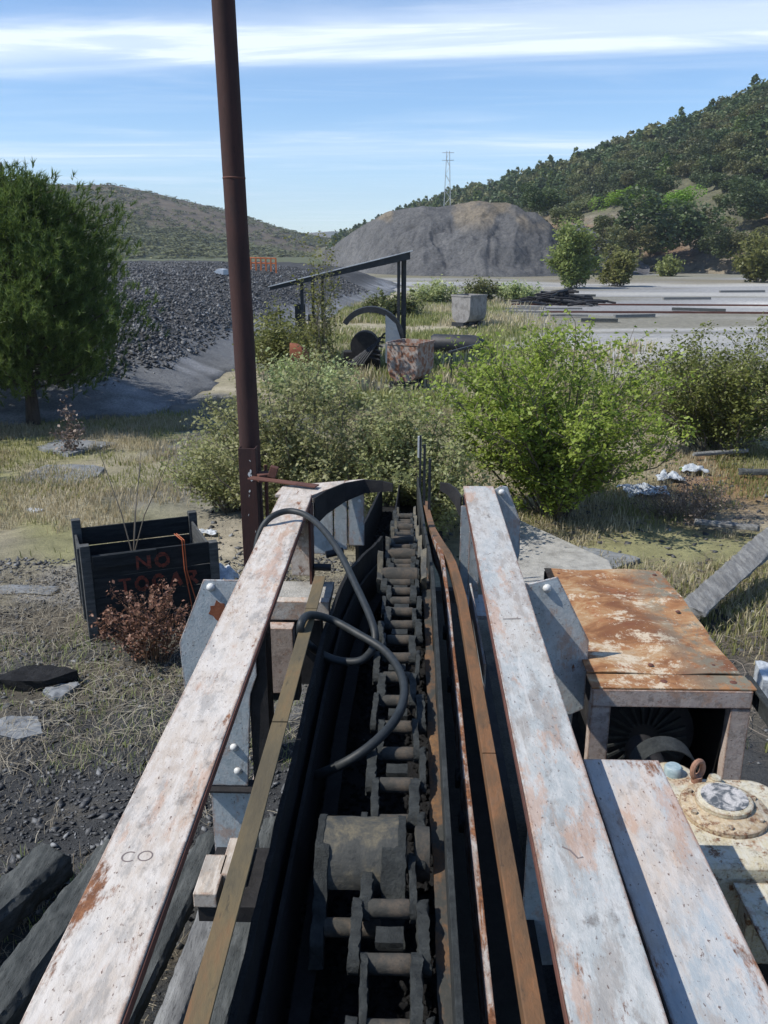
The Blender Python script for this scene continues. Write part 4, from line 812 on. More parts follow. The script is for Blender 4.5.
# dark far guard hood where the trough dives under the bush
mb = MB(); mb.bar([(-.34, 5.3, 1.70), (-.33, 6.5, 1.45), (-.30, 9, 1.0)], .02, .35); part('trough_wall', mb, 'coal_black', conv)
mb = MB(); rgc = np.random.default_rng(5); n_ = 6000
cy = rgc.uniform(.9, 9, n_); cx = rgc.uniform(-.36, .10, n_); P = np.stack([cx, cy, 1.605 + np.array([dropc(y) for y in cy])], 1)
v, f = chips(P, .008 + .022 * rgc.uniform(0, 1, n_) ** 2, .7, rgc); o = link('coal_crumbs', fast_mesh('coal_crumbs', v - np.array(conv.location), f, 'coal_black'), None, conv); o['kind'] = 'stuff'

# ============================================================ THE CHAIN
ZC = 1.885
chain = thing('scraper_chain', 'coal-caked roller chain with scraper flights lying in the trough', 'chain', (-.035, 0, ZC))
def lumpy(me, amp, sc, seed):
    n = len(me.vertices); co = np.zeros(n * 3); me.vertices.foreach_get('co', co); co = co.reshape(-1, 3); no = np.zeros(n * 3); me.vertices.foreach_get('normal', no); no = no.reshape(-1, 3)
    n_ = fbm(co[:, 0] * sc + co[:, 2] * sc * 1.3 + 9, co[:, 1] * sc - co[:, 2] * sc * .7 + 5, 4, seed) - .5
    co += no * (n_ * amp)[:, None]; me.vertices.foreach_set('co', co.ravel()); me.update()
def rough_mesh(mb, name, cuts, amp, sc, seed, mat, og=(0, 0, 0)):
    """subdivide a blocky shape and roughen it so that it reads as caked with dust"""
    import bmesh
    mb.v = [np.vstack(mb.v) - np.array(og)]; me = mb.data(name); bm_ = bmesh.new(); bm_.from_mesh(me)
    bmesh.ops.triangulate(bm_, faces=bm_.faces[:])
    for _ in range(cuts):
        es = [e for e in bm_.edges if e.calc_length() > .013]
        if es: bmesh.ops.subdivide_edges(bm_, edges=es, cuts=1)
        bmesh.ops.triangulate(bm_, faces=[f_ for f_ in bm_.faces if len(f_.verts) > 3])
    bm_.normal_update(); bm_.to_mesh(me); bm_.free(); lumpy(me, amp, sc, seed)
    me.materials.append(M[mat]); me.polygons.foreach_set('use_smooth', [True] * len(me.polygons)); me.set_sharp_from_angle(angle=R(50)); return me
def link_mesh(seed, L_=.185, th=.022, hh=.034):
    """figure-eight side plate lying along Y"""
    n_ = 20; poly = []
    for i in range(n_):
        a = 2 * math.pi * i / n_; y = math.cos(a); y = math.copysign(abs(y) ** .75, y) * (L_ / 2 + .022); waist = 1 - .25 * math.exp(-(y / .035) ** 2)
        poly.append((-th / 2, y, math.copysign(abs(math.sin(a)) ** .7, math.sin(a)) * hh * waist))
    return rough_mesh(MB().prism(poly, (th, 0, 0)), 'link_plate', 2, .014, 60, seed, 'coal_steel')
links = [link_mesh(s) for s in (1, 2, 3, 4)]
def roller_mesh(seed, r, L_, mat='roller_steel'):
    mb = MB(); mb.tube([(-L_ / 2, 0, 0), (-L_ / 2 + .003, 0, 0), (-L_ / 4, 0, 0), (0, 0, 0), (L_ / 4, 0, 0), (L_ / 2 - .003, 0, 0), (L_ / 2, 0, 0)], [r * .93, r, r, r, r, r, r * .93], 18); me = mb.data('roller'); lumpy(me, .003, 60, seed)
    me.materials.append(M[mat]); me.polygons.foreach_set('use_smooth', [True] * len(me.polygons)); me.set_sharp_from_angle(angle=R(40)); return me
rollers = [roller_mesh(s, .024, .106) for s in (1, 2)]
tongue = rough_mesh(MB().bb((-.034, -.026, -.016), (.034, .026, .008)), 'tongue_plate', 2, .006, 70, 5, 'coal_steel')
ych = .90; i = 0
while ych < 6.8:
    PITCHC = .175 if ych < 3.2 else .140
    sl = math.atan2(dropc(ych + .05) - dropc(ych - .05), .1); zz_ = dropc(ych) + .004 * math.sin(i * 1.7); wv = .006 * math.sin(i * .9)
    o = link('roller', rollers[i % 2], None, chain, (wv, ych, zz_)); o.rotation_euler.z = .03 * math.sin(i * 3.1)
    for sx in (-1, 1):
        off = (.060 if i % 2 else .083) * sx + wv; ym = ych + PITCHC / 2
        o = link('link_plate', links[(2 * i + (sx > 0)) % 4], None, chain, (off, ym, dropc(ym) + .003 * math.sin(i * 2.2 + sx))); o.rotation_euler = (sl, 0, .03 * math.sin(i * 1.3 + sx * 2))
        o.scale = (1.05 + .3 * math.sin(i * 1.9 + sx), 1.0 if ych < 3.2 else .80, 1.0 + .12 * math.sin(i * 2.7 + sx))
    if i % 2 == 0: o = link('tongue_plate', tongue, None, chain, (wv, ych + PITCHC * .5, dropc(ych + .08) - .002)); o.rotation_euler.x = sl
    ych += PITCHC; i += 1
def child_mesh(name, me, par): o = link(name, me, None, par); return o
def flight(y):
    """scraper carrier: a saddle arched over the chain with two forked arms reaching back and a side roller"""
    z = ZC + .075; x0, x1 = -.238, -.002; og = np.array(chain.location); r1, r2 = .115, .090; zc = z - r1 + .012
    prof = [(y + r1 * math.cos(R(a)) * 1.05, zc + r1 * math.sin(R(a))) for a in np.linspace(20, 178, 16)]; inner = [(y + r2 * math.cos(R(a)) * 1.05, zc + r2 * math.sin(R(a))) for a in np.linspace(178, 20, 16)]
    f_ = child_mesh('flight', rough_mesh(MB().prism([(x0, p, q) for p, q in prof + inner], (x1 - x0, 0, 0)), 'flight', 3, .007, 30, 3, 'flight_steel', og), chain)
    f_['label'] = 'forked saddle-shaped flight nearest the camera'
    side = [(-.075, .09), (-.115, .05), (-.150, .00), (-.205, -.035), (-.255, -.06), (-.275, -.115), (-.235, -.125), (-.19, -.085), (-.13, -.075), (-.07, -.06), (-.02, .02), (-.03, .085)]
    for xa, w, sd_ in ((x0 - .004, .034, 7), (x1 - .062, .064, 8)):
        child_mesh('fork_arm', rough_mesh(MB().prism([(xa, y + a, zc + b + .01) for a, b in side], (w, 0, 0)), 'fork_arm', 3, .016, 42, sd_, 'coal_steel', og), f_)
    for xa, sd_ in ((x0, 9), (x1 - .012, 10)):
        child_mesh('cheek_plate', rough_mesh(MB().prism([(xa - .006, y + math.cos(R(a)) * .128, zc + math.sin(R(a)) * .122 - .004) for a in np.linspace(0, 180, 12)] + [(xa - .006, y - .10, zc - .08), (xa - .006, y + .10, zc - .08)], (.020, 0, 0)), 'cheek_plate', 3, .010, 45, sd_, 'coal_steel', og), f_)
    c = MB(); c.tube([(x0 + .03, y - .20, zc - .045), (x1 - .06, y - .20, zc - .045)], .024, 16); part('cross_pin', c, 'roller_steel', f_, smooth=True)
    c = MB(); c.tube([(x1 + .026, y + .01, zc + .02), (x1 + .030, y + .01, zc + .02), (x1 + .070, y + .01, zc + .02)], [.066, .074, .072], 22); part('side_roller', c, 'roller_steel', f_, .002, True)
flight(1.99)
def far_flight(y, s=1.0):
    """far carrier seen from behind, its two arms standing up"""
    z = ZC + .03 + dropc(y); og = np.array(chain.location); mb = MB(); mb.tube([(-.140 * s, y, z), (.05 * s, y, z)], .046 * s, 16); f_ = part('flight', mb, 'roller_steel', chain, .003, True)
    for x, lean in ((-.158, -.02), (.066, .05)):
        c = MB(); c.prism([(x * s, y - .08 * s, z - .06 * s), (x * s, y + .09 * s, z - .06 * s), (x * s, y + .10 * s, z + .02), (x * s, y + .09 * s, z + .11 * s), (x * s, y + .05 * s, z + .12 * s), (x * s, y - .02 * s, z + .04 * s), (x * s, y - .09 * s, z + .02 * s)], (.028 * s, 0, lean * s * .3))
        child_mesh('fork_arm', rough_mesh(c, 'fork_arm', 2, .010, 40, int(y * 10 + x * 90), 'flight_steel', og), f_)
for y, s in ((4.10, 1.0), (4.72, .85), (5.3, .72), (5.9, .64), (6.5, .6)): far_flight(y, s)

# ============================================================ THE HOSE
HP = [(262, 590, 1.86), (256, 560, 1.95), (259, 535, 2.06), (270, 518, 2.14), (290, 511, 2.16), (312, 519, 2.15), (335, 545, 2.12), (358, 590, 2.05), (373, 625, 2.0), (374, 645, 1.95), (362, 660, 1.92), (340, 661, 1.91), (318, 652, 1.95), (303, 638, 2.03), (301, 624, 2.10), (310, 615, 2.09), (332, 620, 2.02), (358, 634, 2.0), (385, 651, 1.98), (401, 674, 1.97), (404, 697, 1.97), (395, 720, 1.97), (375, 742, 1.95), (350, 760, 1.91), (322, 773, 1.84), (296, 782, 1.74)]
cp = [Vector(atz(*h)) for h in HP]; path = []
for i in range(len(cp) - 1):
    p0, p1, p2, p3 = cp[max(i - 1, 0)], cp[i], cp[i + 1], cp[min(i + 2, len(cp) - 1)]
    for k_ in range(6):
        t_ = k_ / 6; path.append(.5 * ((2 * p1) + (p2 - p0) * t_ + (2 * p0 - 5 * p1 + 4 * p2 - p3) * t_ ** 2 + (3 * p1 - p0 - 3 * p2 + p3) * t_ ** 3))
single('rubber_hose', MB().tube(path, .0165, 12), 'rubber', 'black rubber hose looped over the left plank and into the trough', 'hose', tuple(path[0]), smooth=True)

# ============================================================ RIGHT SIDE: LOWER BEAM, CABINET, GEARBOX, MOTOR
def pb(a, b, w, th, n_=20): return MB().bar([Vector(a).lerp(Vector(b), i / n_) for i in range(n_ + 1)], w, th)
lb = thing('lower_beam', 'short blue and pink painted beam with a shadow band beside the right plank', 'beam', (.65, 1.6, 1.97))
part('flange', pb((.673, .85, 1.97), (.672, 2.34, 1.97), .236, .016), 'paint_mixed', lb, .003)
part('web_plate', pb((.60, .85, 1.953), (.61, 2.33, 1.953), .012, .22), 'dark_inside', lb)
mb = MB(); mb.bb((.57, .9, -.05), (.72, 1.0, 1.74)); mb.bb((.57, 2.1, -.05), (.72, 2.2, 1.74)); part('leg', mb, 'dark_inside', lb)

cab = thing('motor_cabinet', 'rust-orange topped steel cabinet frame right of the conveyor', 'cabinet', (1.12, 4.0, 0))
mb = MB(); rows = []; nxg, nyg = 10, 16
vv = []; 
for j in range(nyg + 1):
    for i in range(nxg + 1):
        y = lerp(3.43, 4.70, j / nyg); xl = .80; xr = 1.475; x = lerp(xl, xr, i / nxg); vv.append((x, y, 1.70 + .006 * math.sin(i * .9 + j * .5) + .004 * math.sin(j * 1.3)))
ff = [(j * (nxg + 1) + i, j * (nxg + 1) + i + 1, (j + 1) * (nxg + 1) + i + 1, (j + 1) * (nxg + 1) + i) for j in range(nyg) for i in range(nxg)]
mb.add(vv, ff); top = part('top_panel', mb, 'cabinet_top', cab); sm = top.modifiers.new('thick', 'SOLIDIFY'); sm.thickness = .006; sm.offset = -1
for x, y in ((.87, 4.62), (1.42, 4.62), (1.10, 3.50), (1.38, 3.50), (1.40, 4.1)):
    b = MB(); b.dome((x, y, 1.703), .013, .007, (0, 0, 1)); part('bolt', b, 'rust_dark', cab, smooth=True)
mb = MB(); mb.bb((.795, 3.30, 1.688), (1.50, 3.424, 1.697)); part('front_strip', mb, 'cabinet_top', cab, .002)
for x in (1.12, 1.42):
    b = MB(); b.dome((x, 3.36, 1.696), .016, .006, (0, 0, 1)); part('bolt', b, 'rust_dark', cab, smooth=True)
mb = MB(); mb.bb((.80, 3.296, 1.605), (1.485, 3.34, 1.686)); part('front_rail', mb, 'paint_frame', cab, .003)
mb = MB(); mb.bb((1.40, 3.30, 1.0), (1.485, 3.36, 1.603)); part('post', mb, 'paint_frame', cab, .003)
mb = MB(); mb.bb((.80, 3.30, 1.0), (.885, 3.36, 1.603)); part('post', mb, 'paint_frame', cab, .003)
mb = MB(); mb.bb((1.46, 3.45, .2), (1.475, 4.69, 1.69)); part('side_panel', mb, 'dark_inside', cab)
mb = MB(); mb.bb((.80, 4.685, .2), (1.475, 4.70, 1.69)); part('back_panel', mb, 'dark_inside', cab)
for x in (.81, 1.40):
    for y in (3.31, 4.62):
        mb = MB(); mb.bb((x, y, -.1), (x + .06, y + .06, .999)); part('leg', mb, 'dark_inside', cab)
mb = MB(); mb.bb((.80, 3.31, .94), (1.48, 4.69, .99)); part('base_plate', mb, 'dark_inside', cab)
mb = MB(); mb.bar([(1.505, 3.42, 1.70), (1.52, 2.9, 1.66), (1.55, 2.2, 1.62)], .03, .012); mb.bar([(1.518, 3.42, 1.69), (1.533, 2.9, 1.65), (1.563, 2.2, 1.61)], .006, .10); part('side_rail', mb, 'coal_steel', cab, .002)

mo = thing('electric_motor', 'black finned motor end in the dark below the cabinet front', 'motor', (1.12, 3.75, 1.0))
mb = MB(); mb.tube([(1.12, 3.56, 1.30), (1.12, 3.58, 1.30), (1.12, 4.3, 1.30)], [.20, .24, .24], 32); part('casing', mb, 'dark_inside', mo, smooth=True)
for k_ in range(22):
    a = 2 * math.pi * k_ / 22; mb = MB(); c, s = math.cos(a), math.sin(a)
    mb.prism([(1.12 + c * .07 - s * .004, 3.545, 1.30 + s * .07 + c * .004), (1.12 + c * .195 - s * .008, 3.545, 1.30 + s * .195 + c * .008), (1.12 + c * .195 + s * .008, 3.545, 1.30 + s * .195 - c * .008), (1.12 + c * .07 + s * .004, 3.545, 1.30 + s * .07 - c * .004)], (0, .014, 0)); part('fin', mb, 'coal_steel', mo)
mb = MB(); mb.bb((.95, 3.7, .99), (1.29, 4.2, 1.10)); part('foot', mb, 'dark_inside', mo)

gb = thing('gearbox', 'cream painted gearbox with a round bolted cover', 'gearbox', (1.15, 2.55, 1.0))
def rrect(x0, y0, x1, y1, r, n_=5):
    P_ = []
    for cx, cy, a0 in ((x1 - r, y1 - r, 0), (x0 + r, y1 - r, 90), (x0 + r, y0 + r, 180), (x1 - r, y0 + r, 270)):
        P_ += [(cx + r * math.cos(R(a0 + 90 * i / n_)), cy + r * math.sin(R(a0 + 90 * i / n_))) for i in range(n_ + 1)]
    return P_
mb = MB(); mb.prism([(x, y, 1.20) for x, y in rrect(.88, 2.315, 1.36, 2.80, .09)], (0, 0, .395)); part('housing', mb, 'cream', gb, .012, True)
c0 = (1.125, 2.60)
mb = MB(); mb.tube([(c0[0], c0[1], z) for z in (1.59, 1.612, 1.618)], [.150, .150, .142], 40); cov = part('cover_plate', mb, 'cream_tan', gb, smooth=True)
mb = MB(); mb.tube([(c0[0] + .005, c0[1] + .02, z) for z in (1.617, 1.634, 1.640)], [.098, .098, .090], 36); cap = part('cover_cap', mb, 'cream', gb, smooth=True)
mb = MB(); mb.tube([(c0[0] + .005, c0[1] + .02, z) for z in (1.6405, 1.6425)], [.080, .080], 32); part('worn_disc', mb, 'disc_metal', cap)
for k_ in range(6):
    a = R(20 + 60 * k_); b = MB(); b.tube([(c0[0] + .126 * math.cos(a), c0[1] + .126 * math.sin(a), z) for z in (1.616, 1.626)], [.012, .011], 6); part('bolt', b, 'cream', cov)
mb = MB(); P_ = [(1.085 + .022 * math.cos(R(a)), 2.775 + .010 * math.cos(R(a)), 1.648 + .034 * math.sin(R(a))) for a in range(-80, 281, 24)]; mb.tube(P_, .011, 8); mb.tube([(1.085, 2.775, 1.59), (1.085, 2.775, 1.62)], .020, 10); part('lifting_eye', mb, 'eye_rust', gb, smooth=True)
mb = MB(); mb.tube([(1.145, 2.765, 1.59), (1.150, 2.765, 1.625)], [.028, .024], 12); part('breather', mb, 'cream', gb, .003, True)
mb = MB(); mb.tube([(1.015, 2.83, 1.50), (1.015, 2.83, 1.585), (1.015, 2.83, 1.59)], [.10, .085, .05], 20); part('filler_neck', mb, 'cream', gb, smooth=True)
mb = MB(); mb.tube([(1.015, 2.83, 1.59), (1.015, 2.83, 1.618), (1.015, 2.83, 1.625)], [.034, .034, .028], 14); part('filler_cap', mb, 'cap', gb, smooth=True)
mb = MB(); mb.bb((.90, 2.35, -.1), (1.02, 2.75, 1.2)); mb.bb((1.2, 2.35, -.1), (1.32, 2.75, 1.2)); part('pedestal', mb, 'dark_inside', gb)
# half-round coupling guard
gd = thing('coupling_guard', 'thin half-round black guard hoop behind the filler cap', 'guard', (.95, 3.0, 1.0))
mb = MB(); mb.bar([(.95, 2.93, 1.2), (.95, 2.935, 1.21)], .01, .01)
P_ = [(1.03 + .130 * math.cos(R(a)), 1.50 + .130 * math.sin(R(a))) for a in np.linspace(180, 0, 20)]; Q_ = [(1.03 + .126 * math.cos(R(a)), 1.50 + .126 * math.sin(R(a))) for a in np.linspace(0, 180, 20)]
mb = MB(); mb.prism([(x, 2.93, z) for x, z in P_ + Q_], (0, .10, 0)); mb.bb((.900, 2.93, 1.05), (.904, 3.03, 1.50)); mb.bb((1.156, 2.93, 1.05), (1.160, 3.03, 1.50)); part('hoop', mb, 'coal_steel', gd)
mb = MB(); mb.tube([(1.03, 2.99, 1.40), (1.03, 3.3, 1.40)], [.07, .07], 20); part('coupling', mb, 'dark_inside', gd, smooth=True)
mb = MB(); mb.bb((.88, 2.92, 1.0), (1.18, 3.06, 1.05)); part('base_plate', mb, 'dark_inside', gd)
mb = MB(); mb.prism([(1.055, 2.297, 1.55), (1.40, 2.297, 1.55), (1.38, 1.6, 1.55), (1.055, 1.6, 1.55)], (0, 0, -.012)); mb.bb((1.07, 1.62, -.05), (1.10, 1.7, 1.537)); mb.bb((1.3, 1.62, -.05), (1.33, 1.7, 1.537)); mb.bb((1.07, 2.2, -.05), (1.10, 2.27, 1.537)); mb.bb((1.3, 2.2, -.05), (1.33, 2.27, 1.537))
single('painted_cover_sheet', mb, 'cream', 'cream and brown painted cover sheet below the gearbox at the right edge', 'cover', (1.2, 2.0, 0), bevel=.002)
# girders under the machine
for x in (.52, 1.5):
    mb = MB(); mb.bb((x, 1.0, .0), (x + .14, 6.6, .22)); single('floor_girder', mb, 'dark_inside', 'dark girder on the ground under the conveyor frame' if x < 1 else 'dark girder on the ground under the cabinet', 'girder', (x, 3, 0))

# ============================================================ POLE
pole = thing('rusty_pole', 'tall rusty round pole beside the left plank end', 'pole', (-1.04, 5.3, 0))
path = [(-1.035 + .012 * math.sin(z * .8) - .004 * z, 5.36, z) for z in np.arange(-.2, 8.6, .35)]
mb = MB(); mb.tube(path, .066, 20); part('tube', mb, 'pole_rust', pole, smooth=True)
for z in (6.05, 5.05, 3.9):
    mb = MB(); xx = float(np.interp(z, [p[2] for p in path], [p[0] for p in path])); mb.tube([(xx, 5.36, z - .006), (xx, 5.36, z), (xx, 5.36, z + .006)], [.066, .0695, .066], 20); part('weld_seam', mb, 'rust_dark', pole, smooth=True)
mb = MB(); mb.tube([(-.975, 5.36, 5.42), (-.955, 5.36, 5.42)], .014, 8); part('stud', mb, 'rust_dark', pole, smooth=True)
mb = MB(); mb.bb((-1.078, 5.20, -.1), (-.968, 5.208, 2.30)); mb.bb((-1.078, 5.209, -.1), (-1.070, 5.28, 2.30)); mb.bb((-.976, 5.209, -.1), (-.968, 5.28, 2.30)); part('channel_post', mb, 'pole_rust', pole, .002)
mb = MB(); rg_ = random.Random(3)
for cx, cz, s in ((-1.005, 2.13, .03), (-1.0, 2.10, .02), (-1.015, 2.02, .014), (-1.02, 1.99, .010), (-1.005, 2.22, .008), (-1.03, 1.86, .008), (-.99, 1.75, .007)):
    for k_ in range(5):
        a = rg_.uniform(0, 6.3); q = s * rg_.uniform(.2, .8); n_ = 6; r_ = s * rg_.uniform(.2, .5); mb.prism([(cx + q * math.cos(a) * .5 + r_ * .6 * math.cos(6.28 * i / n_), 5.1985 - .0002 * k_, cz + q * math.sin(a) + r_ * math.sin(6.28 * i / n_) * rg_.uniform(.7, 1.3)) for i in range(n_)], (0, .001, 0))
part('paint_splash', mb, 'bolt', pole)
mb = MB(); mb.bar([(-1.0, 5.14, 2.13), (-.56, 4.99, 2.12)], .062, .008); part('bracket_strap', mb, 'rust_dark', pole, .001)
mb = MB(); mb.tube([(-.93, 5.3, 1.2), (-.925, 5.3, 2.17)], .012, 8); mb.box((-.93, 5.23, 2.11), (.09, .10, .05), Matrix.Rotation(.5, 3, 'Z')); mb.box((-.86, 5.20, 2.15), (.05, .05, .07), Matrix.Rotation(.3, 3, 'Y')); part('clamp', mb, 'rust_dark', pole, .003)

# ============================================================ CRATE
cz = float(gh(-2.6, 7.9)); A = Vector((-2.93, 7.17, 0)); U = Vector((.915, .40, 0)).normalized(); V_ = Vector((-.43, .90, 0)).normalized(); LF, LS, HC = 1.14, .95, .89
crate = thing('wooden_crate', 'open black weathered wooden crate with faded red lettering', 'crate', (-2.93 + .4, 7.17 + .9, cz))
def obox(mb, a, b, c, du, dv):
    """box from local (u,v,z) a to b"""
    u0, v0, z0 = a; u1, v1, z1 = b; pts = [A + U * u + V_ * v for u, v in ((u0, v0), (u1, v0), (u1, v1), (u0, v1))]
    mb.prism([(p.x, p.y, z0 + cz) for p in pts], (0, 0, z1 - z0)); return mb
def cp_(name, a, b, mat='crate_wood_h', bev=.004): return part(name, obox(MB(), a, b, 0, 0, 0), mat, crate, bev)
for u, v, h_ in ((-.045, -.045, HC + .05), (LF - .03, -.045, HC - .06), (-.045, LS - .05, HC + .02), (LF - .03, LS - .05, HC - .03)): cp_('corner_post', (u, v, -.1), (u + .085, v + .085, h_), 'crate_wood')
# front boards (towards the camera), four rows
z = .0
for k_, (h_, tilt) in enumerate(((.21, 0), (.21, .004), (.20, 0), (.225, .006))):
    cp_('board', (.042, -.035 - tilt, z + .006), (LF - .032, -.012 - tilt, z + h_ - .006), 'crate_black'); z += h_
for v0 in (LS - .02,):
    z = .0
    for h_ in (.21, .21, .2, .2): cp_('board', (.042, v0, z + .006), (LF - .032, v0 + .022, z + h_ - .006), 'crate_black'); z += h_
for u0, side_ in ((-.03, 0), (LF - .01, 1)):
    z = .0
    for k_, h_ in enumerate((.17, .21, .2, .19)):
        v_ = .045 if side_ or k_ in (0, 3) else .26
        cp_('board', (u0, .045, z + .006), (u0 + .022, LS - .052, z + h_ - .006)); z += h_
cp_('batten', (-.052, .36, .06), (-.031, .44, .79), 'crate_wood'); cp_('bottom_board', (.0, .0, .02), (LF - .02, LS - .02, .045), 'crate_black')
cp_('rim_board', (.05, -.062, HC - .17), (.62, -.045, HC - .052), 'crate_black'); 
def word(txt, u0, z0, h_, w):
    G_ = {'N': [[(0, 0), (0, 1), (.8, .0), (.8, 1)]], 'O': [circ(0, 360, .42, .5, .42, .5, 16)], 'T': [[(0, 1), (.9, 1)], [(.45, 1), (.45, 0)]], 'C': [circ(45, 315, .42, .5, .42, .5, 12)],
          'A': [[(0, 0), (.42, 1), (.84, 0)], [(.16, .38), (.68, .38)]], 'R': [[(0, 0), (0, 1), (.6, .95), (.66, .7), (.5, .5), (0, .5)], [(.3, .5), (.8, 0)]]}
    mb = MB(); u = u0
    for ch in txt:
        for sgm in G_[ch]:
            for (a, b), (c, d) in zip(sgm[:-1], sgm[1:]):
                p = Vector((u + a * w, z0 + b * h_)); q = Vector((u + c * w, z0 + d * h_)); dd = (q - p).normalized(); nn = Vector((-dd.y, dd.x)) * .015 * (.7 + .6 * ((a * 7 + b * 5) % 1)); p -= dd * .008; q += dd * .006
                quad = [p + nn, q + nn, q - nn, p - nn]; P_ = [A + U * s.x + V_ * (-.0665) for s in quad]; mb.prism([(pp.x, pp.y, s.y + cz) for pp, s in zip(P_, quad)], tuple(V_ * .0015))
        u += w * 1.35
    return mb
for k_, ch in enumerate('NO'): part('red_letter', word(ch, .44 + k_ * .17, .67, .115, .13), 'red_paint', crate, label='faded red letter %s on the crate' % ch)
for k_, ch in enumerate('TOCAR'): part('red_letter', word(ch, .26 + k_ * .155, .46, .12, .115), 'red_paint', crate, label='faded red letter %s on the second board of the crate' % ch)
tw = MB()
for k_, (u0, dz) in enumerate(((.86, 0), (.88, .01))):
    tw.tube([A + U * (u0 + a) + V_ * b + Vector((0, 0, cz + c)) for a, b, c in ((-.05, .05, .93), (0, -.05, .89), (.0, -.075, .6), (.04 + .03 * k_, -.08, .25), (.02, -.1, .02))], .005, 5)
single('orange_twine', tw, 'twine', 'orange twine hanging over the front of the black crate', 'twine', (-2.3, 7.9, cz))
mb = MB(); rg_ = random.Random(6)
for k_ in range(4):
    a = rg_.uniform(0, 3.1); b0 = A + U * .5 + V_ * .75 + Vector((0, 0, cz + .2)); b0 = b0 + Vector((0, 0, .3)); mb.tube([b0, b0 + Vector((math.cos(a) * .15, math.sin(a) * .15, .45)), b0 + Vector((math.cos(a) * .45, math.sin(a) * .4, .8 + rg_.uniform(0, .35)))], [.008, .006, .003], 5)
single('dead_branch', mb, 'twig', 'dead twiggy branch poking out of the black crate', 'branch', (-2.6, 7.9, cz))

# ============================================================ TIMBERS AND STONES NEARBY
def timber(name, label, a, b, w, h_, mat, seed, cat='timber', group=None):
    rg_ = random.Random(seed); a = Vector(a); b = Vector(b); n_ = 12; d = (b - a).normalized(); sd_ = Vector((d.y, -d.x, 0)).normalized(); up = sd_.cross(d)
    up = up if up.z > 0 else -up; mb = MB(); vs = []; K = 10
    for i in range(n_ + 1):
        p = a.lerp(b, i / n_); 
        for k_ in range(K):
            t_ = 2 * math.pi * k_ / K + .3; cx = math.copysign(abs(math.cos(t_)) ** .6, math.cos(t_)); sx = math.copysign(abs(math.sin(t_)) ** .6, math.sin(t_)); r_ = 1 + rg_.uniform(-.07, .07)
            q = p + sd_ * cx * w / 2 * r_ + up * sx * h_ / 2 * r_
            if i in (0, n_): q += d * rg_.uniform(-.03, .03)
            vs.append(tuple(q))
    f = [(i * K + k_, i * K + (k_ + 1) % K, (i + 1) * K + (k_ + 1) % K, (i + 1) * K + k_) for i in range(n_) for k_ in range(K)] + [tuple(range(K))[::-1], tuple(n_ * K + k_ for k_ in range(K))]
    mb.add(vs, f); me = rough_mesh(mb, name, 3, .03 * min(w, .25) / .2, 14, seed, mat, tuple(a)); o = link(name, me, None, None, tuple(a)); o['label'] = label; o['category'] = cat; return o
timber('old_sleeper', 'short black sleeper lying at the left edge', (-2.02, 4.02, .13), (-2.55, 2.6, .13), .24, .20, 'black_wood', 1)
timber('old_sleeper', 'long black sleeper next to the left plank bottom', (-1.66, 4.05, .15), (-2.0, 2.3, .15), .22, .20, 'black_wood', 2)
timber('old_sleeper', 'narrow grey board under the left plank', (-1.16, 4.2, .14), (-1.36, 2.2, .14), .15, .12, 'black_wood', 3)
timber('old_sleeper', 'dark board beside the pink mounting blocks', (-.98, 4.0, .20), (-1.08, 2.2, .20), .14, .10, 'grey_wood', 4)
timber('old_sleeper', 'black board deep beneath the left rail', (-.78, 4.3, .22), (-.86, 2.2, .22), .14, .10, 'black_wood', 5)
timber('weathered_beam', 'silvery weathered beam slanting out at the right edge', (2.75, 7.7, .14), (4.9, 10.1, .52), .30, .07, 'grey_wood', 6, 'beam')
p = atz(700, 460, 0); timber('weathered_beam', 'thin pale plank lying below the bramble thicket', (p[0] - .1, p[1], .1), (p[0] + .9, p[1] + .25, .12), .10, .07, 'grey_wood', 7, 'beam')
p = atz(745, 478, 0); timber('weathered_beam', 'dark plank lying at the right edge of the grass', (p[0] - .1, p[1], .1), (p[0] + 1.2, p[1] - .1, .12), .14, .10, 'black_wood', 8, 'beam')
p = atz(700, 540, 0); timber('weathered_beam', 'short broken grey timber in the grass above the slanting beam', (p[0] + .1, p[1] + .5, .08), (p[0] + .8, p[1] + .2, .10), .14, .07, 'grey_wood', 9, 'beam')
def boulder(label, loc, s, mat, seed, name='slate_slab', cat='stone'):
    rg_ = np.random.default_rng(seed); mb = MB(); n_ = 9; a = np.sort(rg_.uniform(0, 6.28, n_)); top_ = [(loc[0] + s[0] * math.cos(t_) * rg_.uniform(.75, 1.1), loc[1] + s[1] * math.sin(t_) * rg_.uniform(.75, 1.1), loc[2] - .06) for t_ in a]
    mb.prism(top_, (rg_.uniform(-.02, .02), rg_.uniform(-.02, .02), s[2] + .06)); me = rough_mesh(mb, name, 3 if max(s) < .4 else 4, max(s) * .16 if s[2] > .06 else max(s[2], .02) * 1.2, 3 / max(s), seed, mat, loc); o = link(name, me, None, None, tuple(loc)); o['label'] = label; o['category'] = cat; return o
M['slate_block'] = rusty('grey_slate_block', [(.09, .10, .105), (.16, .17, .18), (.22, .23, .235), (.28, .28, .275)], 33., (1, 1, 1), 1.5)
def at0(px, py): p = atz(px, py, 0); return (p[0], p[1], float(gh(p[0], p[1])))
boulder('flat pale blue-grey slab at the left edge below the crate', at0(15, 725), (.26, .20, .03), 'slate_block', 1)
boulder('dark charred lump left of the sleepers, below the crate', at0(30, 680), (.42, .16, .10), 'coal_black', 2, 'charred_log', 'log')
boulder('grey slab in the grass beneath the crate corner', at0(62, 688), (.16, .14, .05), 'slate_block', 3)
boulder('grey slab lying in the pine shade', at0(60, 470), (.7, .8, .03), 'slate_block', 4)
boulder('dark slab beside the slab in the pine shade', at0(70, 445), (.75, .7, .06), 'slate_block', 5)
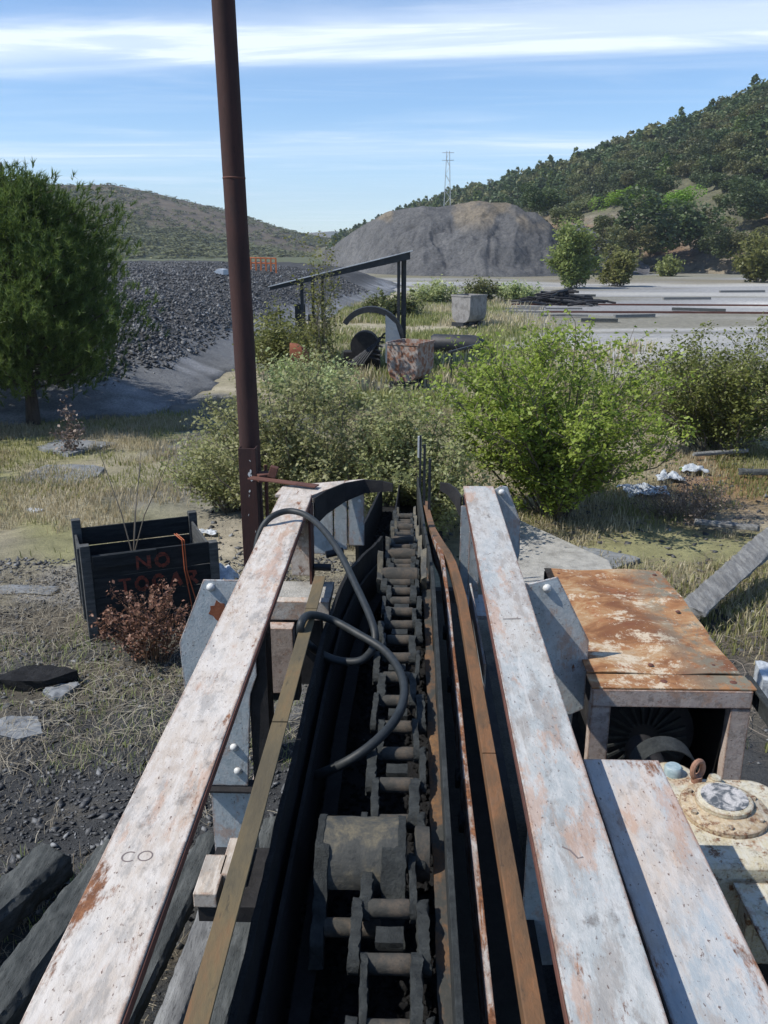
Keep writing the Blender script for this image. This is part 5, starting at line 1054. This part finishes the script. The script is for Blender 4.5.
boulder('blue-grey slab behind the rusty cabinet', at0(610, 556), (.36, .5, .05), 'slate_block', 6)
boulder('dark block propping up the outer end of the slanting weathered beam', (4.75, 9.92, .0), (.25, .2, .42), 'slate_block', 11)
boulder('white limestone lump at the right edge beside the cabinet', at0(765, 690), (.16, .2, .22), 'scrap', 7)
boulder('small pale scrap left of the pine shade edge', at0(34, 508), (.16, .10, .03), 'sheet', 8, 'paper_scrap', 'scrap')
# crumpled pale sheets under the green bush, left of the crate and right of it
def crumple(label, loc, w, d, h_, seed, mat='sheet', name='torn_sheet'):
    rg_ = np.random.default_rng(seed); n_ = 16; X_, Y_ = np.meshgrid(np.linspace(-1, 1, n_), np.linspace(-1, 1, n_)); Z_ = fbm(X_ * 2.6 + 9 * seed, Y_ * 2.6, 4, seed) * h_ * (1.1 - .5 * np.hypot(X_, Y_)); rr = 1 - .35 * fbm(X_ * 2, Y_ * 2, 2, seed + 3)
    v = np.stack([X_ * w * rr, Y_ * d * rr, Z_ + .01], 2).reshape(-1, 3); i_ = (np.arange(n_ - 1)[:, None] * n_ + np.arange(n_ - 1)[None]).ravel(); me = fast_mesh(name, v, np.stack([i_, i_ + 1, i_ + n_ + 1, i_ + n_], 1), mat)
    o = link(name, me, None, None, loc); s_ = o.modifiers.new('thick', 'SOLIDIFY'); s_.thickness = .006; o['label'] = label; o['category'] = 'sheet'
crumple('crumpled whitish sheet half under the bright green bush', at0(645, 492), .40, .34, .26, 1, 'scrap')
crumple('bluish torn sheet just right of the largest crumpled one', at0(668, 480), .24, .22, .26, 7, 'scrap')
crumple('pale torn sheet right of the first, beside the dry shrub', at0(692, 472), .24, .20, .26, 2, 'scrap')
crumple('flat grey sheet left of the black crate', at0(25, 588), .38, .14, .05, 3, 'slate_block')
crumple('rumpled white bag between the crate and the rusty pole', at0(222, 585), .22, .2, .36, 4)
crumple('small pale scrap on the path above the crate', at0(205, 528), .18, .1, .12, 5)

# ============================================================ TUBS
def tub(label, loc, rot, mat, s=1.0):
    t_ = thing('mine_tub', label, 'mine tub', loc); t_.rotation_euler.z = rot; t_.scale = (.86, .80, 1.08); n_ = 7
    prof = [(-.45, .98), (-.45, .55)] + [(-.45 + .22 * (1 - math.cos(R(a))) , .55 - .34 * math.sin(R(a))) for a in (25, 50, 75)] + [(-.18, .19), (.18, .19)] + [(.45 - .22 * (1 - math.cos(R(a))), .55 - .34 * math.sin(R(a))) for a in (75, 50, 25)] + [(.45, .55), (.45, .98)]
    def local(name, mb, m, par, bev=0, sm=False): mb.v = [np.vstack(mb.v) * s]; o = link(name, mb.data(name), m, par); fin(o, bev, sm); return o
    L2 = .55
    mb = MB(); K = len(prof); inn = [(x * .96, z) for x, z in prof]
    vs = [(x, -L2, z) for x, z in prof] + [(x, L2, z) for x, z in prof] + [(x * .955, -L2 + .015, max(z, .21)) for x, z in prof] + [(x * .955, L2 - .015, max(z, .21)) for x, z in prof]
    f = [(i, i + 1, K + i + 1, K + i) for i in range(K - 1)] + [(2 * K + i, 3 * K + i, 3 * K + i + 1, 2 * K + i + 1) for i in range(K - 1)] + [tuple(range(K))[::-1], tuple(range(K, 2 * K)), tuple(range(2 * K, 3 * K)), tuple(range(3 * K, 4 * K))[::-1]]
    mb.add(vs, f); body = local('body', mb, mat, t_)
    mb = MB(); mb.bb((-.475, -L2 - .02, .95), (.475, -L2 + .012, 1.0)); mb.bb((-.475, L2 - .012, .95), (.475, L2 + .02, 1.0)); mb.bb((-.475, -L2 + .013, .95), (-.445, L2 - .013, 1.0)); mb.bb((.445, -L2 + .013, .95), (.475, L2 - .013, 1.0)); local('rim', mb, mat, t_)
    mb = MB(); mb.bb((-.2, -.7, .10), (-.12, .7, .188)); mb.bb((.12, -.7, .10), (.2, .7, .188)); mb.bb((-.28, -.74, .08), (.28, -.70, .2)); local('chassis', mb, 'steel_black', t_)
    for x in (-.30, .24):
        for y in (-.32, .32):
            mb = MB(); mb.tube([(x, y, .07), (x + .06, y, .07)], .13, 16); local('wheel', mb, 'steel_black', t_)
    return t_
tub('rust-streaked white mine tub in front of the shed', G(.02, 22.7), R(-26), 'tub_paint', 1.14)
tub('grey mine tub standing farther off in the yard', G(2.75, 41.0), R(-42), 'tub_grey', 1.42)
# capsized dark tank right of the near tub
mb = MB(); p = atz(458, 354, 0); mb.tube([(p[0] - .9, p[1], .32), (p[0] - .85, p[1], .33), (p[0] + .7, p[1] - .1, .30), (p[0] + .85, p[1] - .1, .28)], [.30, .36, .36, .22], 14)
single('steel_tank', mb, 'steel_black', 'black steel tank lying in the grass right of the near tub', 'tank', (p[0], p[1], 0), smooth=True)
mb = MB(); mb.bar([(1.1, 24.2, .75), (2.1, 25.6, .85)], .08, .06); mb.bb((1.15, 24.25, -.1), (1.2, 24.3, .72)); mb.bb((2.0, 25.45, -.1), (2.05, 25.5, .8)); single('low_rail', mb, 'steel_black', 'short dark rail on stubs behind the near tub', 'rail', (1.5, 24.8, 0))

# ============================================================ SHED
sh = thing('open_shed', 'open shelter with a slanting thin sheet roof on dark posts', 'shelter', (-2, 27, 0))
mb = MB(); za, zb = 2.44, 3.46; xa, xb = -4.22, .06
nr = 16
for k_ in range(nr):
    y0 = 25.9 + k_ * .16
mb.prism([(xa, 25.84, za), (xb, 25.84, zb), (xb, 25.84, zb - .025), (xa, 25.84, za - .025)], (0, 2.56, 0)); part('roof_sheet', mb, 'roof_sheet', sh)
for y in (25.88, 27.1, 28.3):
    mb = MB(); mb.prism([(xa + .05, y, za - .02), (xb - .08, y, zb - .05), (xb - .08, y, zb - .25), (xa + .05, y, za - .12)], (0, .08, 0)); part('rafter', mb, 'steel_black', sh)
for x, y, zt in ((-.40, 26.0, 3.15), (-.22, 26.1, 3.20), (-.30, 28.2, 3.15), (-3.28, 26.0, 2.52), (-2.83, 27.6, 2.6), (-3.2, 28.2, 2.5)):
    mb = MB(); mb.bb((x, y, -.1), (x + .09, y + .09, zt)); part('post', mb, 'steel_black', sh)
mb = MB(); mb.bb((-3.5, 26.3, 1.2), (-3.2, 26.5, 1.9)); mb.bb((-3.1, 26.3, .9), (-2.8, 26.45, 1.6)); part('switch_box', mb, 'steel_black', sh)
# arched guard inside the shed
ar = thing('arched_guard', 'black half-round hood with a blue-grey panel under the shelter', 'guard', (-1.1, 25.4, 0))
P_ = [(-1.15 + .95 * math.cos(R(a)), 1.0 + .90 * math.sin(R(a))) for a in np.linspace(150, -10, 22)]; Q_ = [(-1.15 + .80 * math.cos(R(a)), 1.0 + .74 * math.sin(R(a))) for a in np.linspace(-10, 150, 22)]
mb = MB(); mb.prism([(x, 25.2, z) for x, z in P_ + Q_], (0, .5, 0)); part('hood', mb, 'steel_black', ar)
mb = MB(); mb.prism([(-.72, 25.18, 0.3), (-.33, 25.18, .2), (-.28, 25.18, 1.0), (-.42, 25.18, 1.42), (-.72, 25.18, 1.68)], (0, .02, 0)); part('side_panel', mb, 'panel_blue', ar)
mb = MB(); mb.tube([(-1.35, 25.45, .75), (-1.35, 26.1, .75)], .42, 20); part('drum', mb, 'dark_inside', ar)
mb = MB(); mb.bb((-2.0, 25.7, -.1), (-.9, 26.3, .55)); part('base', mb, 'dark_inside', ar, .02)
for k_ in range(7):
    mb = MB(); mb.tube([(-1.9 + k_ * .08, 25.3, .2), (-1.5 + k_ * .12, 25.5, .5 + .1 * k_), (-.9 + .03 * k_, 25.4, .35 + .13 * k_)], .03, 6); part('pipe', mb, 'steel_black', ar)
mb = MB(); mb.tube([(-3.15, 22.5, .75), (-2.95, 22.52, .75), (-2.8, 22.7, .75)], [.40, .38, .22], 18); mb.bb((-3.1, 22.5, -.1), (-3.02, 22.6, .5)); mb.bb((-2.95, 22.5, -.1), (-2.87, 22.6, .5))
single('rusty_drum', mb, 'rust_red', 'red-brown rusty drum on legs at the left end of the shed', 'drum', (-3, 22.5, 0), smooth=True)
mb = MB(); rg_ = random.Random(12)
for k_ in range(10): x = -3.1 + rg_.uniform(0, 1.0); mb.box((x, 22.6 + rg_.uniform(-.3, .3), .25 + rg_.uniform(0, .3)), (.35, .12, .18), Matrix.Rotation(rg_.uniform(0, 3), 3, 'Z'))
single('scrap_metal', mb, 'steel_black', 'black scrap iron heaped under the rusty drum', 'scrap', (-2.6, 22.6, 0))

# ============================================================ YARD THINGS
for y, lb_ in ((50, 'near pair of mine rails crossing the grey yard'), (57, 'far pair of mine rails crossing the grey yard')):
    tr = thing('mine_track', lb_, 'track', (15, y, 0))
    for dy in (0, .6):
        mb = MB(); mb.bar([(6, y + dy + .9, .015), (14, y + dy + .6, .04), (34, y + dy - .4, .02)], .06, .08); part('rail', mb, 'rust_dark', tr)
hp = atz(560, 304, 0)
hp_t = thing('pipe_heap', 'flat heap of black pipes and belting on the grey yard', 'heap', (hp[0], hp[1], 0)); rg_ = random.Random(44)
for k_ in range(46):
    cx = hp[0] + rg_.gauss(0, 1.1); cy = hp[1] + rg_.gauss(0, 1.0); a = rg_.gauss(0, .5); L_ = rg_.uniform(1.2, 3.2); hz = max(.05, .95 - .5 * abs(cx - hp[0]) - .25 * abs(cy - hp[1]) + rg_.uniform(-.2, .1)); tl = rg_.uniform(-.15, .15)
    mb = MB(); d = Vector((math.cos(a), math.sin(a), tl)) * L_ / 2; c = Vector((cx, cy, hz)); lo = min((c - d).z, (c + d).z); c.z += max(0, .05 - lo); mb.tube([c - d, c + Vector((0, 0, .08)), c + d], .075, 6); part('pipe', mb, ('steel_black', 'dark_inside')[k_ % 2], hp_t)
for k_ in range(6):
    x = 6.2 + k_ * .6; y = 50 + rg_.uniform(-3, 7); a = rg_.uniform(-.3, .3); mb = MB(); mb.box((x, y, .08), (rg_.uniform(1.6, 3), .16, .10), Matrix.Rotation(a, 3, 'Z')); single('loose_board', mb, 'grey_wood', 'grey board lying flat on the yard left of the black heap', 'board', (x, y, 0), 'boards left of the black heap')
for k_, (x, y, a, L_, m_, lb_) in enumerate([(12, 47, .3, 2.4, 'grey_wood', 'grey board alone on the yard just before the near rails'), (17, 52, -.4, 3.0, 'black_wood', 'black beam lying between the two pairs of rails'), (20, 64, .1, 3.5, 'grey_wood', 'pale board beyond the rails on the grey yard'), (13, 68, -.2, 2.5, 'black_wood', 'dark board behind the black heap'), (24, 48, .2, 2.2, 'black_wood', 'dark board at the right of the yard before the rails'), (28, 75, .15, 4.0, 'grey_wood', 'long pale board far off on the yard'), (9.5, 44, -.1, 1.8, 'black_wood', 'short dark board on the yard edge above the green bush')]):
    mb = MB(); mb.box((x, y, .08), (L_, .25, .16), Matrix.Rotation(a, 3, 'Z')); single('loose_board', mb, m_, lb_, 'board', (x, y, 0))
# pylon behind the spoil heap
r = ray(447, 210); hl = math.hypot(r[0], r[1]); pd = 235.; px_, py_ = r[0] / hl * pd, r[1] / hl * pd; r2 = ray(447, 151); zt = EYE + pd * r2[2] / math.hypot(r2[0], r2[1]); zb_ = float(hill(447, .08)[2])
py = thing('lattice_pylon', 'slim lattice electricity pylon behind the spoil heap', 'pylon', (px_, py_, zb_ - 1)); zb_ -= 1
wd = lambda z: lerp(1.3, .35, (z - zb_) / (zt - zb_))
for sx, sy in ((-1, -1), (1, -1), (1, 1), (-1, 1)):
    mb = MB(); mb.tube([(px_ + sx * wd(zb_), py_ + sy * wd(zb_), zb_), (px_ + sx * wd(zt), py_ + sy * wd(zt), zt)], .10, 4); part('leg', mb, 'galv', py)
mb = MB(); nz = 14
for k_ in range(nz):
    z0, z1 = lerp(zb_, zt, k_ / nz), lerp(zb_, zt, (k_ + 1) / nz); s_ = 1 if k_ % 2 else -1
    for ax in (-1, 1):
        mb.tube([(px_ - s_ * wd(z0), py_ + ax * wd(z0), z0), (px_ + s_ * wd(z1), py_ + ax * wd(z1), z1)], .05, 3); mb.tube([(px_ + ax * wd(z0), py_ - s_ * wd(z0), z0), (px_ + ax * wd(z1), py_ + s_ * wd(z1), z1)], .05, 3)
part('bracing', mb, 'galv', py)
for z in (zt - .4, zt - 2.2):
    mb = MB(); mb.tube([(px_ - 1.5, py_, z), (px_ + 1.5, py_, z)], .09, 4); part('cross_arm', mb, 'galv', py)
# orange railing and pale sheet on the crest of the bank
def bz1(x, y): return float(bank_z(np.array([x]), np.array([y]))[0][0])
fx0 = aty(246, 268, 58); fx1 = aty(276, 268, 58)
fr = thing('orange_railing', 'low orange railing on the crest of the slate bank', 'railing', ((fx0[0] + fx1[0]) / 2, 58, 2.2)); zr = 2.95
for dz in (0, .32):
    mb = MB(); mb.tube([(fx0[0], 58, zr - dz), (fx1[0], 58, zr - .05 - dz)], .05, 5); part('rail', mb, 'orange', fr)
for k_ in range(7):
    x = lerp(fx0[0], fx1[0], k_ / 6); mb = MB(); mb.bb((x - .05, 57.95, bz1(x, 58) - .2), (x + .05, 58.05, zr + (.25 if k_ == 0 else 0))); part('post', mb, 'orange', fr)
p = aty(216, 267, 50); z_ = bz1(p[0], 50); mb = MB(); mb.prism([(p[0] - .4, 50, z_ - .05), (p[0] + .4, 50, z_ - .05), (p[0] + .4, 50, z_ + .25), (p[0] + .1, 50, z_ + .28)], (.1, .9, 0)); single('pale_slab', mb, 'sheet', 'whitish slab on the crest of the slate bank beside the pole', 'slab', (p[0], 50, z_))

# ============================================================ AIR
hz = MB(); hz.bb((-900, -60, -1.6), (1000, 2200, 130)); t = bpy.data.materials.new('thin_haze'); t.use_nodes = True; tn = t.node_tree; tn.nodes.clear()
vo = tn.nodes.new('ShaderNodeVolumePrincipled'); vo.inputs['Density'].default_value = HAZE; vo.inputs['Color'].default_value = (.70, .80, .95, 1); out = tn.nodes.new('ShaderNodeOutputMaterial'); tn.links.new(vo.outputs[0], out.inputs['Volume'])
if HAZE > 0:
    ho = link('haze', hz.data('haze'), None); ho.data.materials.append(t); ho['kind'] = 'stuff'
